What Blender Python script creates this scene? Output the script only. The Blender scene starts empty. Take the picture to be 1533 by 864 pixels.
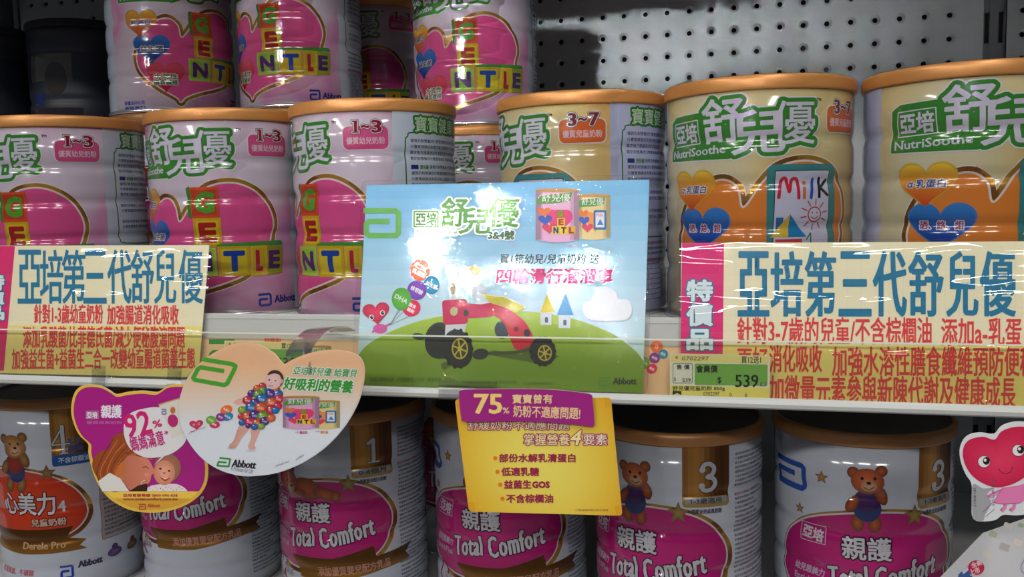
import bpy, math, random
import numpy as np
from mathutils import Matrix, Vector
from mathutils.geometry import tessellate_polygon
random.seed(7)
S = bpy.context.scene
COL = S.collection
# ------------------------------------------------------------------ camera, world, lamps, exposure
CZ = 1.22                                  # camera height above the shop floor
ROT = np.array([[0.96967423, 0.24342418, -0.02183019], [0.00130387, -0.0944724, -0.99552663], [-0.24439762, 0.96530805, -0.09192485]])
FPX = 1300.0
cam = bpy.data.cameras.new('camera'); co = bpy.data.objects.new('camera', cam); COL.objects.link(co)
r, d, f = [Vector(v) for v in ROT]
m = Matrix((( r.x, -d.x, -f.x, 0), (r.y, -d.y, -f.y, 0), (r.z, -d.z, -f.z, CZ), (0, 0, 0, 1)))
co.matrix_world = m
cam.sensor_width = 36; cam.lens = 36 * FPX / 1533; cam.clip_start = .02
S.camera = co
w = bpy.data.worlds.new('world'); S.world = w; w.use_nodes = True
w.node_tree.nodes['Background'].inputs[0].default_value = (.62, .74, 1, 1)
w.node_tree.nodes['Background'].inputs[1].default_value = .10
def area(name, loc, target, sx, sy, power, col=(1, .97, .92), spread=180):
    l = bpy.data.lights.new(name, 'AREA'); l.shape = 'RECTANGLE'; l.size = sx; l.size_y = sy; l.energy = power; l.color = col
    l.spread = math.radians(spread)
    o = bpy.data.objects.new(name, l); COL.objects.link(o); o.location = loc
    o.rotation_euler = (Vector(target) - Vector(loc)).to_track_quat('-Z', 'Y').to_euler(); return o
for k, x in enumerate((-1.25, .45)):       # fluorescent tubes above the aisle, running away from the shelf
    area('ceiling_tube', (x, -.75, CZ + 1.75), (x, -.74, 0), .16, 1.6, 22)
for x in (-3.0, -1.6, -.2, 1.2):           # added frontal fill row, brightens the cards and lower cans
    area('added_front_fill', (x, -2.9, CZ + 1.75), (x * .3, .6, CZ - .1), .85, .14, 19)
area('far_ceiling_lamp', (-1.25, -6.4, CZ + 1.27), (-.11, 1.06, CZ + .15), .42, .12, .36, (.93, .97, 1), 4.6)
area('side_ceiling_lamp', (-1.69, -4.3, CZ + 1.02), (-.18, .55, CZ - .02), .10, .08, .10, (1, .98, .95), 12)
S.view_settings.view_transform = 'Standard'; S.view_settings.look = 'None'
S.view_settings.exposure = 0.0; S.view_settings.gamma = 1; S.view_settings.use_curve_mapping = False

# ------------------------------------------------------------------ helpers
def ray(px, py):
    return ((px - 766.5) / FPX * ROT[0] + (py - 432) / FPX * ROT[1] + ROT[2])
def atY(px, py, Y):
    v = ray(px, py); v = v * Y / v[1]; return Vector((v[0], v[1], v[2] + CZ))
def lin(c):
    return tuple((v / 255 / 12.92) if v <= 10.3 else ((v / 255 + .055) / 1.055) ** 2.4 for v in c)
def new_obj(name, me, parent=None, mats=()):
    o = bpy.data.objects.new(name, me); COL.objects.link(o)
    if parent: o.parent = parent
    for mm in mats: me.materials.append(mm)
    return o
def thing(name, label, cat, loc=(0, 0, 0), rotz=0, group=None, rot=None):
    o = bpy.data.objects.new(name, None); COL.objects.link(o); o.empty_display_size = .03
    o.location = loc; o.rotation_euler = rot or (0, 0, rotz); o['label'] = label; o['category'] = cat
    if group: o['group'] = group
    return o
def box_geo(x0, x1, y0, y1, z0, z1):
    v = [(x, y, z) for z in (z0, z1) for y in (y0, y1) for x in (x0, x1)]
    return v, [(0, 2, 3, 1), (4, 5, 7, 6), (0, 1, 5, 4), (2, 6, 7, 3), (0, 4, 6, 2), (1, 3, 7, 5)]
def mesh(name, v, f, smooth=False):
    me = bpy.data.meshes.new(name); me.from_pydata([tuple(p) for p in v], [], f); me.update()
    if smooth: me.polygons.foreach_set('use_smooth', [True] * len(me.polygons))
    return me
def boxes(name, bl, mat, parent=None, bevel=0):
    V, F = [], []
    for b in bl:
        v, f = box_geo(*b); n = len(V); V += v; F += [tuple(i + n for i in q) for q in f]
    o = new_obj(name, mesh(name, V, F), parent, [mat])
    if bevel:
        bm = o.modifiers.new('b', 'BEVEL'); bm.width = bevel; bm.segments = 2
    return o
def profile_x(name, pts, x0, x1, mat, parent=None, smooth=False):   # extrude a closed (y,z) outline along x
    n = len(pts); V = [(x0, a, b) for a, b in pts] + [(x1, a, b) for a, b in pts]
    F = [(i, (i + 1) % n, n + (i + 1) % n, n + i) for i in range(n)] + [tuple(range(n))[::-1], tuple(range(n, 2 * n))]
    return new_obj(name, mesh(name, V, F, smooth), parent, [mat])
def lathe(prof, seg=96):
    n = len(prof); V = []; F = []
    for rr, z in prof:
        for i in range(seg):
            a = 2 * math.pi * i / seg; V.append((rr * math.sin(a), -rr * math.cos(a), z))
    for j in range(n - 1):
        for i in range(seg):
            k = (i + 1) % seg; F.append((j * seg + i, j * seg + k, (j + 1) * seg + k, (j + 1) * seg + i))
    F.append(tuple(range(seg))[::-1]); F.append(tuple((n - 1) * seg + i for i in range(seg)))
    return V, F

# ------------------------------------------------------------------ materials
def mat(name, col=(200, 200, 200), rough=.5, metal=0, coat=0, attr=False, spec=.5, bump=None):
    m = bpy.data.materials.new(name); m.use_nodes = True; nt = m.node_tree; b = nt.nodes['Principled BSDF']
    b.inputs['Base Color'].default_value = (*lin(col), 1); b.inputs['Roughness'].default_value = rough
    b.inputs['Metallic'].default_value = metal; b.inputs['Coat Weight'].default_value = coat; b.inputs['Specular IOR Level'].default_value = spec
    if attr:
        a = nt.nodes.new('ShaderNodeAttribute'); a.attribute_name = 'Col'; nt.links.new(a.outputs['Color'], b.inputs['Base Color'])
    if bump:
        t = nt.nodes.new('ShaderNodeTexNoise'); t.inputs['Scale'].default_value = bump[0]; c = nt.nodes.new('ShaderNodeTexCoord')
        nt.links.new(c.outputs['Object'], t.inputs['Vector']); bp = nt.nodes.new('ShaderNodeBump'); bp.inputs['Strength'].default_value = bump[1]
        bp.inputs['Distance'].default_value = bump[2]; nt.links.new(t.outputs['Fac'], bp.inputs['Height']); nt.links.new(bp.outputs['Normal'], b.inputs['Normal'])
    return m
def cloudy(name, stops, scale=14, rough=.13, zs=1.0):
    m = mat(name, rough=rough, coat=.25); nt = m.node_tree; b = nt.nodes['Principled BSDF']
    c = nt.nodes.new('ShaderNodeTexCoord'); mp = nt.nodes.new('ShaderNodeMapping'); mp.inputs['Scale'].default_value = (1, 1, zs)
    t = nt.nodes.new('ShaderNodeTexNoise'); t.inputs['Scale'].default_value = scale; t.inputs['Detail'].default_value = 1.5
    rp = nt.nodes.new('ShaderNodeValToRGB')
    while len(rp.color_ramp.elements) < len(stops): rp.color_ramp.elements.new(.5)
    for e, (p, cc) in zip(rp.color_ramp.elements, stops): e.position = p; e.color = (*lin(cc), 1)
    nt.links.new(c.outputs['Object'], mp.inputs[0]); nt.links.new(mp.outputs[0], t.inputs['Vector']); nt.links.new(t.outputs['Fac'], rp.inputs[0]); nt.links.new(rp.outputs[0], b.inputs['Base Color'])
    return m
M_INK = mat('printed_ink', attr=True, rough=.13, coat=.2)
M_FOIL = mat('gold_foil_print', attr=True, rough=.25, metal=.55)
M_PAPER = mat('printed_card_ink', attr=True, rough=.42)
M_GLOSSCARD = mat('varnished_card_ink', attr=True, rough=.3, coat=.4)
M_CARD = mat('white_card', (225, 222, 215), .6)
M_PINKCAN = cloudy('pale_pink_tin', [(.38, (168, 157, 170)), (.52, (164, 148, 163)), (.63, (168, 110, 145)), (.75, (172, 150, 164))])
M_YELCAN = cloudy('pale_gold_tin', [(.34, (164, 160, 138)), (.48, (166, 150, 104)), (.60, (164, 122, 58)), (.74, (168, 152, 110))], 11, zs=.6)
M_WHITECAN = mat('white_tin', (164, 169, 180), .13, coat=.3)
M_DARKCAN = mat('shade_painted_blue_tin', (34, 38, 50), .45)  # shade deep in the shelf is put into this tin colour
M_GOLDLID = mat('gold_plastic_lid', (190, 130, 70), .38, .35)
M_BRONZELID = mat('bronze_plastic_lid', (150, 104, 60), .4, .3)
M_LIDTOP = mat('shade_painted_lid_top', (40, 32, 26), .5)  # near-black paints in the shade lying on the lower lid tops
M_SILVER = mat('tinplate_rim', (205, 205, 205), .25, .9)
M_SHELF = mat('white_enamel_shelf', (205, 205, 205), .35, bump=(900, .12, .0004))
M_PEG = mat('grey_pegboard_enamel', (156, 160, 162), .55, bump=(1500, .2, .0003))
M_DARK = mat('dark_void', (14, 14, 15), .9)
M_STEEL = mat('grey_enamel_steel', (96, 98, 100), .45)
M_LIP = mat('grey_plastic_rail', (188, 190, 188), .3)
def clear(name, tint=(1, 1, 1), base=.06, rough=.06, bump=None, edge=.5, stretch=None):
    m = bpy.data.materials.new(name); m.use_nodes = True; nt = m.node_tree; nt.nodes.clear()
    o = nt.nodes.new('ShaderNodeOutputMaterial'); mx = nt.nodes.new('ShaderNodeMixShader'); t = nt.nodes.new('ShaderNodeBsdfTransparent'); g = nt.nodes.new('ShaderNodeBsdfGlossy')
    t.inputs[0].default_value = (*tint, 1); g.inputs['Roughness'].default_value = rough
    lw = nt.nodes.new('ShaderNodeLayerWeight'); lw.inputs[0].default_value = .25
    mr = nt.nodes.new('ShaderNodeMapRange'); mr.inputs['To Min'].default_value = base; mr.inputs['To Max'].default_value = edge
    nt.links.new(lw.outputs['Fresnel'], mr.inputs['Value']); nt.links.new(mr.outputs[0], mx.inputs[0]); nt.links.new(t.outputs[0], mx.inputs[1]); nt.links.new(g.outputs[0], mx.inputs[2]); nt.links.new(mx.outputs[0], o.inputs[0])
    if bump:
        c = nt.nodes.new('ShaderNodeTexCoord'); last = None; mp = nt.nodes.new('ShaderNodeMapping'); nt.links.new(c.outputs['Object'], mp.inputs[0])
        if stretch: mp.inputs['Scale'].default_value = stretch
        for sc, st, dist, det in bump:
            n = nt.nodes.new('ShaderNodeTexNoise'); n.inputs['Scale'].default_value = sc; n.inputs['Detail'].default_value = det
            nt.links.new(mp.outputs[0], n.inputs['Vector'])
            bp = nt.nodes.new('ShaderNodeBump'); bp.inputs['Strength'].default_value = st; bp.inputs['Distance'].default_value = dist
            nt.links.new(n.outputs['Fac'], bp.inputs['Height'])
            if last: nt.links.new(last.outputs[0], bp.inputs['Normal'])
            last = bp
        nt.links.new(last.outputs[0], g.inputs['Normal'])
    return m
M_SLEEVE = clear('clear_laminate', base=.05, rough=.015, bump=[(13, 1, .0042, 1), (520, 1, .00010, 1)])
M_WRINKLE = clear('wrinkled_clear_sleeve', base=.06, rough=.04, bump=[(28, 1, .014, 2), (200, .5, .0002, 1)], stretch=(.3, 1, 1.4))
M_RAILCLEAR = clear('clear_rail_cover', tint=(.975, .975, .925), base=.05, rough=.2, edge=.45)
M_ARM = clear('clear_plastic_arm', tint=(.90, .90, .90), base=.07, rough=.12, edge=.7)

# ------------------------------------------------------------------ flat print as coloured triangles
_glyph = {}
def glyphs(s, res=2):
    if s in _glyph: return _glyph[s]
    c = bpy.data.curves.new('t', 'FONT'); c.body = s; c.resolution_u = res; c.space_character = 1.14 if s in ('Total', 'Comfort') else 1
    o = bpy.data.objects.new('t', c); COL.objects.link(o)
    dg = bpy.context.evaluated_depsgraph_get(); me = bpy.data.meshes.new_from_object(o.evaluated_get(dg))
    V = np.array([v.co[:2] for v in me.vertices]).reshape(-1, 2); T = [tuple(p.vertices) for p in me.polygons]
    cnt = {}
    for t in T:
        for i in range(len(t)):
            a, b = t[i], t[(i + 1) % len(t)]; k = (min(a, b), max(a, b)); cnt[k] = cnt.get(k, 0) + 1
    E = np.array([k for k, n in cnt.items() if n == 1], int).reshape(-1, 2)
    bpy.data.objects.remove(o); bpy.data.curves.remove(c); bpy.data.meshes.remove(me)
    _glyph[s] = (V, np.array(T, int), E); return _glyph[s]
def spline(pts, n=8, closed=True):
    P = [np.array(p, float) for p in pts]; out = []; N = len(P)
    for i in range(N if closed else N - 1):
        a, b, c, e = (P[(i - 1) % N], P[i], P[(i + 1) % N], P[(i + 2) % N]) if closed else (P[max(i - 1, 0)], P[i], P[i + 1], P[min(i + 2, N - 1)])
        for k in range(n):
            t = k / n; out.append(tuple(.5 * (2 * b + (c - a) * t + (2 * a - 5 * b + 4 * c - e) * t * t + (3 * b - a - 3 * c + e) * t ** 3)))
    if not closed: out.append(tuple(P[-1]))
    return out
WHITE = (235, 232, 235)
class Art:
    def __init__(s, ydown=False): s.T = []; s.dn = -1 if ydown else 1; s.xf(0, 0, 1)
    def xf(s, ox, oy, sc): s.o = np.array([ox, oy], float); s.s = sc; return s
    def tris(s, P, T, col, z, foil=0):      # P (n,2) raw, T (m,3)
        if len(T) == 0: return
        P = np.asarray(P, float) / s.s + s.o; T = np.asarray(T, int)
        if callable(col): C = np.array([lin(col(*p)) for p in (P - s.o) * s.s])
        else: C = np.tile(lin(col), (len(P), 1))
        V = np.concatenate([P, C, np.full((len(P), 1), z), np.full((len(P), 1), foil)], 1)
        s.T.append(V[T])
    def poly(s, pts, col, z=1, foil=0, rings=0):
        t = tessellate_polygon([[Vector((p[0], p[1], 0)) for p in pts]]); s.tris(pts, t, col, z, foil)
    def ell(s, cx, cy, rx, ry, col, z=1, rot=0, col2=None, n=22, foil=0):
        c, si = math.cos(math.radians(rot)), math.sin(math.radians(rot)) * s.dn
        P = [(cx, cy)] + [(cx + rx * math.cos(a) * c - ry * math.sin(a) * si, cy + rx * math.cos(a) * si + ry * math.sin(a) * c) for a in [2 * math.pi * i / n for i in range(n)]]
        T = [(0, i + 1, (i + 1) % n + 1) for i in range(n)]
        if col2:
            P2 = np.asarray(P) / s.s + s.o; C = np.array([lin(col2)] + [lin(col)] * n)
            V = np.concatenate([P2, C, np.full((n + 1, 1), z), np.full((n + 1, 1), foil)], 1); s.T.append(V[np.array(T)])
        else: s.tris(P, T, col, z, foil)
    def fan(s, pts, c0, col, col2, z=1):
        P2 = np.asarray([c0] + list(pts), float) / s.s + s.o; n = len(pts); C = np.array([lin(col2)] + [lin(col)] * n)
        V = np.concatenate([P2, C, np.full((n + 1, 1), z), np.zeros((n + 1, 1))], 1)
        s.T.append(V[np.array([(0, i + 1, (i + 1) % n + 1) for i in range(n)])])
    def rect(s, x0, y0, x1, y1, col, z=1, foil=0): s.tris([(x0, y0), (x1, y0), (x1, y1), (x0, y1)], [(0, 1, 2), (0, 2, 3)], col, z, foil)
    def vgrad(s, x0, y0, x1, y1, ca, cb, z=1, n=8, foil=0):
        for i in range(n):
            t0, t1 = i / n, (i + 1) / n; k = (i + .5) / n
            s.rect(x0, y0 + (y1 - y0) * t0, x1, y0 + (y1 - y0) * t1, tuple(a + (b - a) * k for a, b in zip(ca, cb)), z, foil)
    def rrect(s, x0, y0, x1, y1, r, col, z=1, foil=0, skew=0, rot=0):
        x0, x1 = min(x0, x1), max(x0, x1); y0, y1 = min(y0, y1), max(y0, y1); P = []
        for cx, cy, a0 in ((x1 - r, y1 - r, 0), (x0 + r, y1 - r, 90), (x0 + r, y0 + r, 180), (x1 - r, y0 + r, 270)):
            for k in range(6):
                a = math.radians(a0 + k * 18); P.append((cx + r * math.cos(a), cy + r * math.sin(a)))
        mx, my = (x0 + x1) / 2, (y0 + y1) / 2; c, si = math.cos(math.radians(rot)), math.sin(math.radians(rot)) * s.dn
        P = [(mx + (x - mx) * c - (y - my) * si, my + (x - mx) * si + (y - my) * c) for x, y in P]
        s.poly(P, col, z, foil)
    def stroke(s, pts, wd, col, z=1, closed=False, foil=0, caps=True):
        P = [np.array(p, float) for p in pts]; N = len(P)
        for i in range(N if closed else N - 1):
            a, b = P[i], P[(i + 1) % N]; dd = b - a; L = np.hypot(*dd)
            if L < 1e-9: continue
            nn = np.array([-dd[1], dd[0]]) / L * wd / 2; s.tris([a - nn, b - nn, b + nn, a + nn], [(0, 1, 2), (0, 2, 3)], col, z, foil)
        for i, q in enumerate(P):
            if caps or closed or 0 < i < N - 1: s.ell(q[0], q[1], wd / 2, wd / 2, col, z, n=10, foil=foil)
    def text(s, t, x0, yt, x1, yb, col, z=2, bold=0, outline=(), rot=0, shear=0, serif=0, nibx=0, res=2, arc=0, zs=.6):
        V, T, E = glyphs(t, res)
        if len(V) == 0: return
        mn, mx = V.min(0), V.max(0); P = (V - mn) / np.maximum(mx - mn, 1e-6)
        W, H = x1 - x0, abs(yt - yb)
        X = P[:, 0] * W; Y = P[:, 1] * H; X = X - W / 2 + shear * (Y - H / 2); Y = Y - H / 2
        c, si = math.cos(math.radians(rot)), math.sin(math.radians(rot))
        def place(Q):
            x, y = Q[:, 0], Q[:, 1] + arc * (1 - (2 * Q[:, 0] / W) ** 2)
            return np.stack([(x0 + x1) / 2 + x * c - y * si, (yt + yb) / 2 + (x * si + y * c) * s.dn], 1)
        L = np.stack([X, Y], 1); s.tris(place(L), T, col, z)
        def fat(rx, ry, cc, zz):
            n = 8; ring = [(math.cos(2 * math.pi * (i + .5) / n) * rx, math.sin(2 * math.pi * (i + .5) / n) * ry) for i in range(n)]
            A, B = L[E[:, 0]], L[E[:, 1]]; D = B - A; ln = np.hypot(D[:, 0], D[:, 1]) + 1e-9; Nn = np.stack([-D[:, 1], D[:, 0]], 1) / ln[:, None] * [rx, ry]
            m = len(A); Q = np.concatenate([A - Nn, B - Nn, B + Nn, A + Nn]); I = np.arange(m)
            s.tris(place(Q), np.concatenate([np.stack([I, I + m, I + 2 * m], 1), np.stack([I, I + 2 * m, I + 3 * m], 1)]), cc, zz)
            U = np.unique(E); 
            if max(rx, ry) * 14 > H * .25 or len(U) < 4000:
                C0 = L[U]; k = len(U); Q = np.concatenate([C0] + [C0 + np.array(q) for q in ring]); I = np.arange(k)
                s.tris(place(Q), np.concatenate([np.stack([I, I + k * (j + 1), I + k * ((j + 1) % n + 1)], 1) for j in range(n)]), cc, zz)
        if bold or nibx: fat(max(bold, .001) + nibx, max(bold, .001), col, z)
        for i, (ow, oc) in enumerate(outline): fat(ow + bold + nibx, ow + bold, oc, z - zs * (i + 1)); s.tris(place(L), T, oc, z - zs * (i + 1))
        if serif:
            A, B = L[E[:, 0]], L[E[:, 1]]
            sh = shear
            for a, b in zip(A, B):
                ln = abs(a[0] - b[0])
                if abs(a[1] - b[1]) < .05 * H and .03 * H < ln < .30 * H:
                    mxx, myy = (a[0] + b[0]) / 2, (a[1] + b[1]) / 2; hw = ln / 2 + serif
                    up = 1 if myy > 0 else -1; q = np.array([(mxx - hw, myy), (mxx + hw, myy), (mxx + hw, myy - up * serif * .55), (mxx - hw, myy - up * serif * .55)])
                    s.tris(place(q), [(0, 1, 2), (0, 2, 3)], col, z)
                    for i, (ow, oc) in enumerate(outline):
                        q2 = np.array([(mxx - hw - ow, myy + up * ow), (mxx + hw + ow, myy + up * ow), (mxx + hw + ow, myy - up * (serif * .55 + ow)), (mxx - hw - ow, myy - up * (serif * .55 + ow))])
                        s.tris(place(q2), [(0, 1, 2), (0, 2, 3)], oc, z - zs * (i + 1))
    def lines(s, x0, yt, x1, n, pitch, h, col, z=2, src=None, ragged=.25):     # rows of very small type
        src = src or '優質奶粉營養成分寶寶健康成長需求每日建議添加乳清蛋白益生菌膳食纖維消化吸收幫助維持'
        for i in range(n):
            k = (i * 7) % 20; f = 1 - random.random() * ragged; nch = max(3, int((x1 - x0) * f / (h * 1.12)))
            st = (src + src)[k:k + nch]; y = yt - s.dn * i * pitch
            s.text(st, x0, y, x0 + nch * h * 1.12, y - s.dn * h, col, z, res=1)
    def soup(s): 
        V = np.concatenate(s.T); a = V[:, 1, :2] - V[:, 0, :2]; b = V[:, 2, :2] - V[:, 0, :2]; cr = a[:, 0] * b[:, 1] - a[:, 1] * b[:, 0]
        flip = cr < 0; V[flip] = V[flip][:, ::-1]; V = V[np.abs(cr) > 1e-9]; V[:, :, 5] += np.random.default_rng(3).random((len(V), 1)) * .15; return V
def split(V, ax, val):
    e = 1e-7; dd = V[:, :, ax] - val; X = (dd.min(1) < -e) & (dd.max(1) > e)
    if not X.any(): return V
    A = V[X]; dd = dd[X]; pos = dd > 0; lone_pos = pos.sum(1) == 1
    idx = np.where(lone_pos, pos.argmax(1), (~pos).argmax(1)); r_ = np.arange(len(A))
    a, b, c = A[r_, idx], A[r_, (idx + 1) % 3], A[r_, (idx + 2) % 3]; da, db, dc = dd[r_, idx], dd[r_, (idx + 1) % 3], dd[r_, (idx + 2) % 3]
    t1 = (da / (da - db))[:, None]; t2 = (da / (da - dc))[:, None]; ab = a + (b - a) * t1; ac = a + (c - a) * t2
    return np.concatenate([V[~X], np.stack([a, ab, ac], 1), np.stack([ab, b, c], 1), np.stack([ab, c, ac], 1)])
def soup_mesh(name, V, pos, nrm):
    n = len(V); me = bpy.data.meshes.new(name); me.vertices.add(3 * n); me.vertices.foreach_set('co', pos.astype(np.float32).ravel())
    me.loops.add(3 * n); me.loops.foreach_set('vertex_index', np.arange(3 * n, dtype=np.int32)); me.polygons.add(n)
    me.polygons.foreach_set('loop_start', np.arange(0, 3 * n, 3, dtype=np.int32)); me.polygons.foreach_set('loop_total', np.full(n, 3, dtype=np.int32))
    me.polygons.foreach_set('material_index', (V[:, :, 6].mean(1) > .5).astype(np.int32)); me.polygons.foreach_set('use_smooth', np.ones(n, dtype=bool))
    me.update(calc_edges=True); at = me.color_attributes.new('Col', 'FLOAT_COLOR', 'POINT')
    C = np.ones((3 * n, 4), np.float32); C[:, :3] = V[:, :, 2:5].reshape(-1, 3); at.data.foreach_set('color', C.ravel())
    me.normals_split_custom_set_from_vertices(nrm.reshape(-1, 3).tolist()); return me

# ------------------------------------------------------------------ cans
RB = 62.0; NSEG = 80; LDZ = .045
def make_profile(grooves, H):
    zz = {0.0, H}
    for g in grooves:
        for k in range(-4, 5): zz.add(g + k * 2.4)
    zz = sorted(z for z in zz if 0 <= z <= H)
    rr = lambda z: RB - sum(1.5 * math.exp(-((z - g) / 3.6) ** 2) for g in grooves)
    dr = lambda z: sum(1.5 * 2 * (z - g) / 3.6 ** 2 * math.exp(-((z - g) / 3.6) ** 2) for g in grooves)
    return np.array(zz), np.array([rr(z) for z in zz]), dr
def can_meshes(kind, H, grooves, art, bodymat, lidmat):
    zz, rr, dr = make_profile(grooves, H)
    v, f = lathe([(a / 1000, b / 1000) for a, b in zip(rr, zz)], NSEG); body = mesh(kind + '_body', v, f, True)
    body.polygons[len(f) - 1].use_smooth = False; body.polygons[len(f) - 2].use_smooth = False
    body.materials.append(bodymat)
    V = art.soup(); V[:, :, 2:5] *= .52; circ = 2 * math.pi * RB; V = V[(V[:, :, 1].min(1) >= 0)]
    for i in range(-NSEG, NSEG): V = split(V, 0, i * circ / NSEG)
    for z in zz: V = split(V, 1, z)
    u, vv, L = V[:, :, 0], V[:, :, 1], V[:, :, 5]; th = u / RB; st = 2 * math.pi / NSEG
    k = np.floor(V[:, :, 0].mean(1, keepdims=True) / RB / st); fr = th / st - k
    sx = np.sin(k * st) * (1 - fr) + np.sin((k + 1) * st) * fr; sy = -(np.cos(k * st) * (1 - fr) + np.cos((k + 1) * st) * fr)
    R_ = np.interp(vv, zz, rr); off = 1 + (.05 + LDZ * L) / RB
    P = np.stack([sx * R_ * off, sy * R_ * off, vv], 2) / 1000
    drv = np.vectorize(dr)(vv); N = np.stack([np.sin(th), -np.cos(th), -drv], 2); N /= np.linalg.norm(N, axis=2, keepdims=True)
    print(kind, 'label tris', len(V))
    lab = soup_mesh(kind + '_label', V, P, N); lab.materials.append(M_INK); lab.materials.append(M_FOIL)
    v, f = lathe([(.0605, H / 1000 - .0015), (.0632, H / 1000 - .0013), (.0636, H / 1000), (.0636, H / 1000 + .0045), (.0631, H / 1000 + .0068), (.0618, H / 1000 + .0078), (.0598, H / 1000 + .0078), (.0592, H / 1000 + .0062), (.05, H / 1000 + .006)], 96)
    lid = mesh(kind + '_lid', v, f, True); lid.materials.append(lidmat)
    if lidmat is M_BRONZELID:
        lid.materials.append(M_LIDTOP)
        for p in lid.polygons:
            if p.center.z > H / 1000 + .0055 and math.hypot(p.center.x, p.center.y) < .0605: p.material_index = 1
    lid.polygons[len(f) - 1].use_smooth = False
    v, f = lathe([(.0585, .0003), (.0628, .0), (.0634, .0008), (.0634, .0026), (.0626, .0034), (.0618, .0036)], 96)
    rim = mesh(kind + '_rim', v, f, True); rim.materials.append(M_SILVER)
    return body, lab, lid, rim
def add_can(ms, name, label, group, x, y, z, off, label_only=True):
    t = thing(name, label, 'can', (x, y, z), off / RB, group)
    for nm, me in zip(('can_body', 'printed_label', 'lid', 'bottom_rim'), ms):
        o = bpy.data.objects.new(nm, me); COL.objects.link(o); o.parent = bd if nm == 'printed_label' else t
        if nm == 'can_body': bd = o
    return t

GREEN, LILAC = (62, 140, 48), (222, 216, 236)
def abbott_a(a, x0, yt, x1, yb, col, z=3, wd=None, sk=0):
    wd = wd or abs(yt - yb) * .17; h = wd / 2; X0, X1 = x0 + h, x1 - h; T_, B_ = yt - a.dn * h, yb + a.dn * h; H = T_ - B_
    pts = [(X0 - h, T_), (X1 - 1.0 * h, T_), (X1, T_ - H * .1), (X1, B_ + H * .1), (X1 - h, B_), (X0 + h, B_), (X0, B_ + H * .1), (X0, B_ + H * .47), (X0 + h, B_ + H * .57), (X1 - (X1 - X0) * .28, B_ + H * .57)]
    pts = [(x + sk * abs(y - B_), y) for x, y in pts]
    a.stroke(pts, wd, col, z, caps=False)
def heartpts(cx, cy, w, h, dn=1, n=40, tilt=0):
    P = []
    for i in range(n):
        t = 2 * math.pi * i / n; x = 16 * math.sin(t) ** 3 / 16; y = (13 * math.cos(t) - 5 * math.cos(2 * t) - 2 * math.cos(3 * t) - math.cos(4 * t) + 2.5) / 14.5
        X, Y = x * w / 2, y * h / 2; c, s_ = math.cos(math.radians(tilt)), math.sin(math.radians(tilt))
        P.append((cx + X * c - Y * s_, cy + (X * s_ + Y * c) * dn))
    return P
def green_logo(a, dx=0, z=2, sc=1, ox=0, oy=0, panel=True):
    X = lambda x: ox + (x + dx) * sc
    Y = lambda y: oy + a.dn * y * sc
    chars = [('舒', -38, 143.5, -10, 116, -2), ('兒', -18, 135, 14.5, 108.5, -2), ('優', 7, 140, 34.5, 113.5, -1)]
    if panel:
        base = [(-69.6, 107), (-69, 131), (-64, 134), (-41, 135), (-35, 128), (-6, 124), (-6, 112), (-14, 107.5), (-20, 106.5)]
        P = [(X(x), Y(y)) for x, y in base]
        a.stroke(P, 3.4 * sc, WHITE, z, closed=True); a.poly(P, GREEN, z + 1); a.stroke(P, 2.0 * sc, GREEN, z + 1, closed=True)
    for ch, x0, yt, x1, yb, rt in chars:
        a.text(ch, X(x0), Y(yt), X(x1), Y(yb), LILAC, z + 2, bold=(.22 if ch == '優' else .5) * sc, rot=rt * -1, outline=[(2.6 * sc, GREEN), (3.5 * sc, WHITE)], zs=1, res=3)
    bx = [(-66, 115.5), (-65.5, 130.5), (-42, 131.5), (-41, 116.5)]
    a.stroke([(X(x), Y(y)) for x, y in bx], .7 * sc, LILAC, z + 2, closed=True)
    a.text('亞培', X(-64), Y(129.5), X(-43), Y(117.5), LILAC, z + 2, bold=.35 * sc, rot=1)
    a.text('NutriSoothe', X(-67.5), Y(115 - 1), X(-22), Y(108.6), LILAC, z + 2, bold=.05 * sc, nibx=.14 * sc, serif=.35 * sc, rot=2.4)
def badge(a, x0, nums, fill, txt, fg):
    a.rrect(x0 - .7, 120.3, x0 + 32.7, 137.7, 4.4, WHITE, 2); a.rrect(x0, 121, x0 + 32, 137, 4, fill, 3)
    if nums[0] == '1':
        for zz_, e_, c_ in ((5, .9, (60, 30, 40)), (5.5, .55, WHITE), (6, 0, fg)):
            a.rect(x0 + 8.2 - e_, 141 + e_, x0 + 10.6 + e_, 132.5 - e_, c_, zz_); a.rect(x0 + 6.9 - e_, 133.4 + e_, x0 + 11.9 + e_, 132.5 - e_, c_, zz_); a.rect(x0 + 7 - e_, 141 + e_, x0 + 9 + e_, 139.9 - e_, c_, zz_)
    else: a.text(nums[0], x0 + 7, 141, x0 + 11.5, 132.5, fg, 6, bold=.3, nibx=.5, outline=[(.6, WHITE), (.9, (60, 30, 40))])
    a.text('~', x0 + 13.5, 137.6, x0 + 19, 135.8, fg, 6, bold=.3, outline=[(.5, WHITE), (.8, (60, 30, 40))])
    a.text(nums[1], x0 + 21, 141, x0 + 27, 132.5, fg, 6, bold=.25, nibx=.45, outline=[(.6, WHITE), (.9, (60, 30, 40))])
    a.text(txt, x0 + 2.5, 129.5, x0 + 29.5, 124.6, (236, 200, 214), 4, bold=.12)
    a.text('TM', x0 - 8.5, 141.5, x0 - 5, 139.6, (40, 40, 50), 3, bold=.05)
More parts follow.
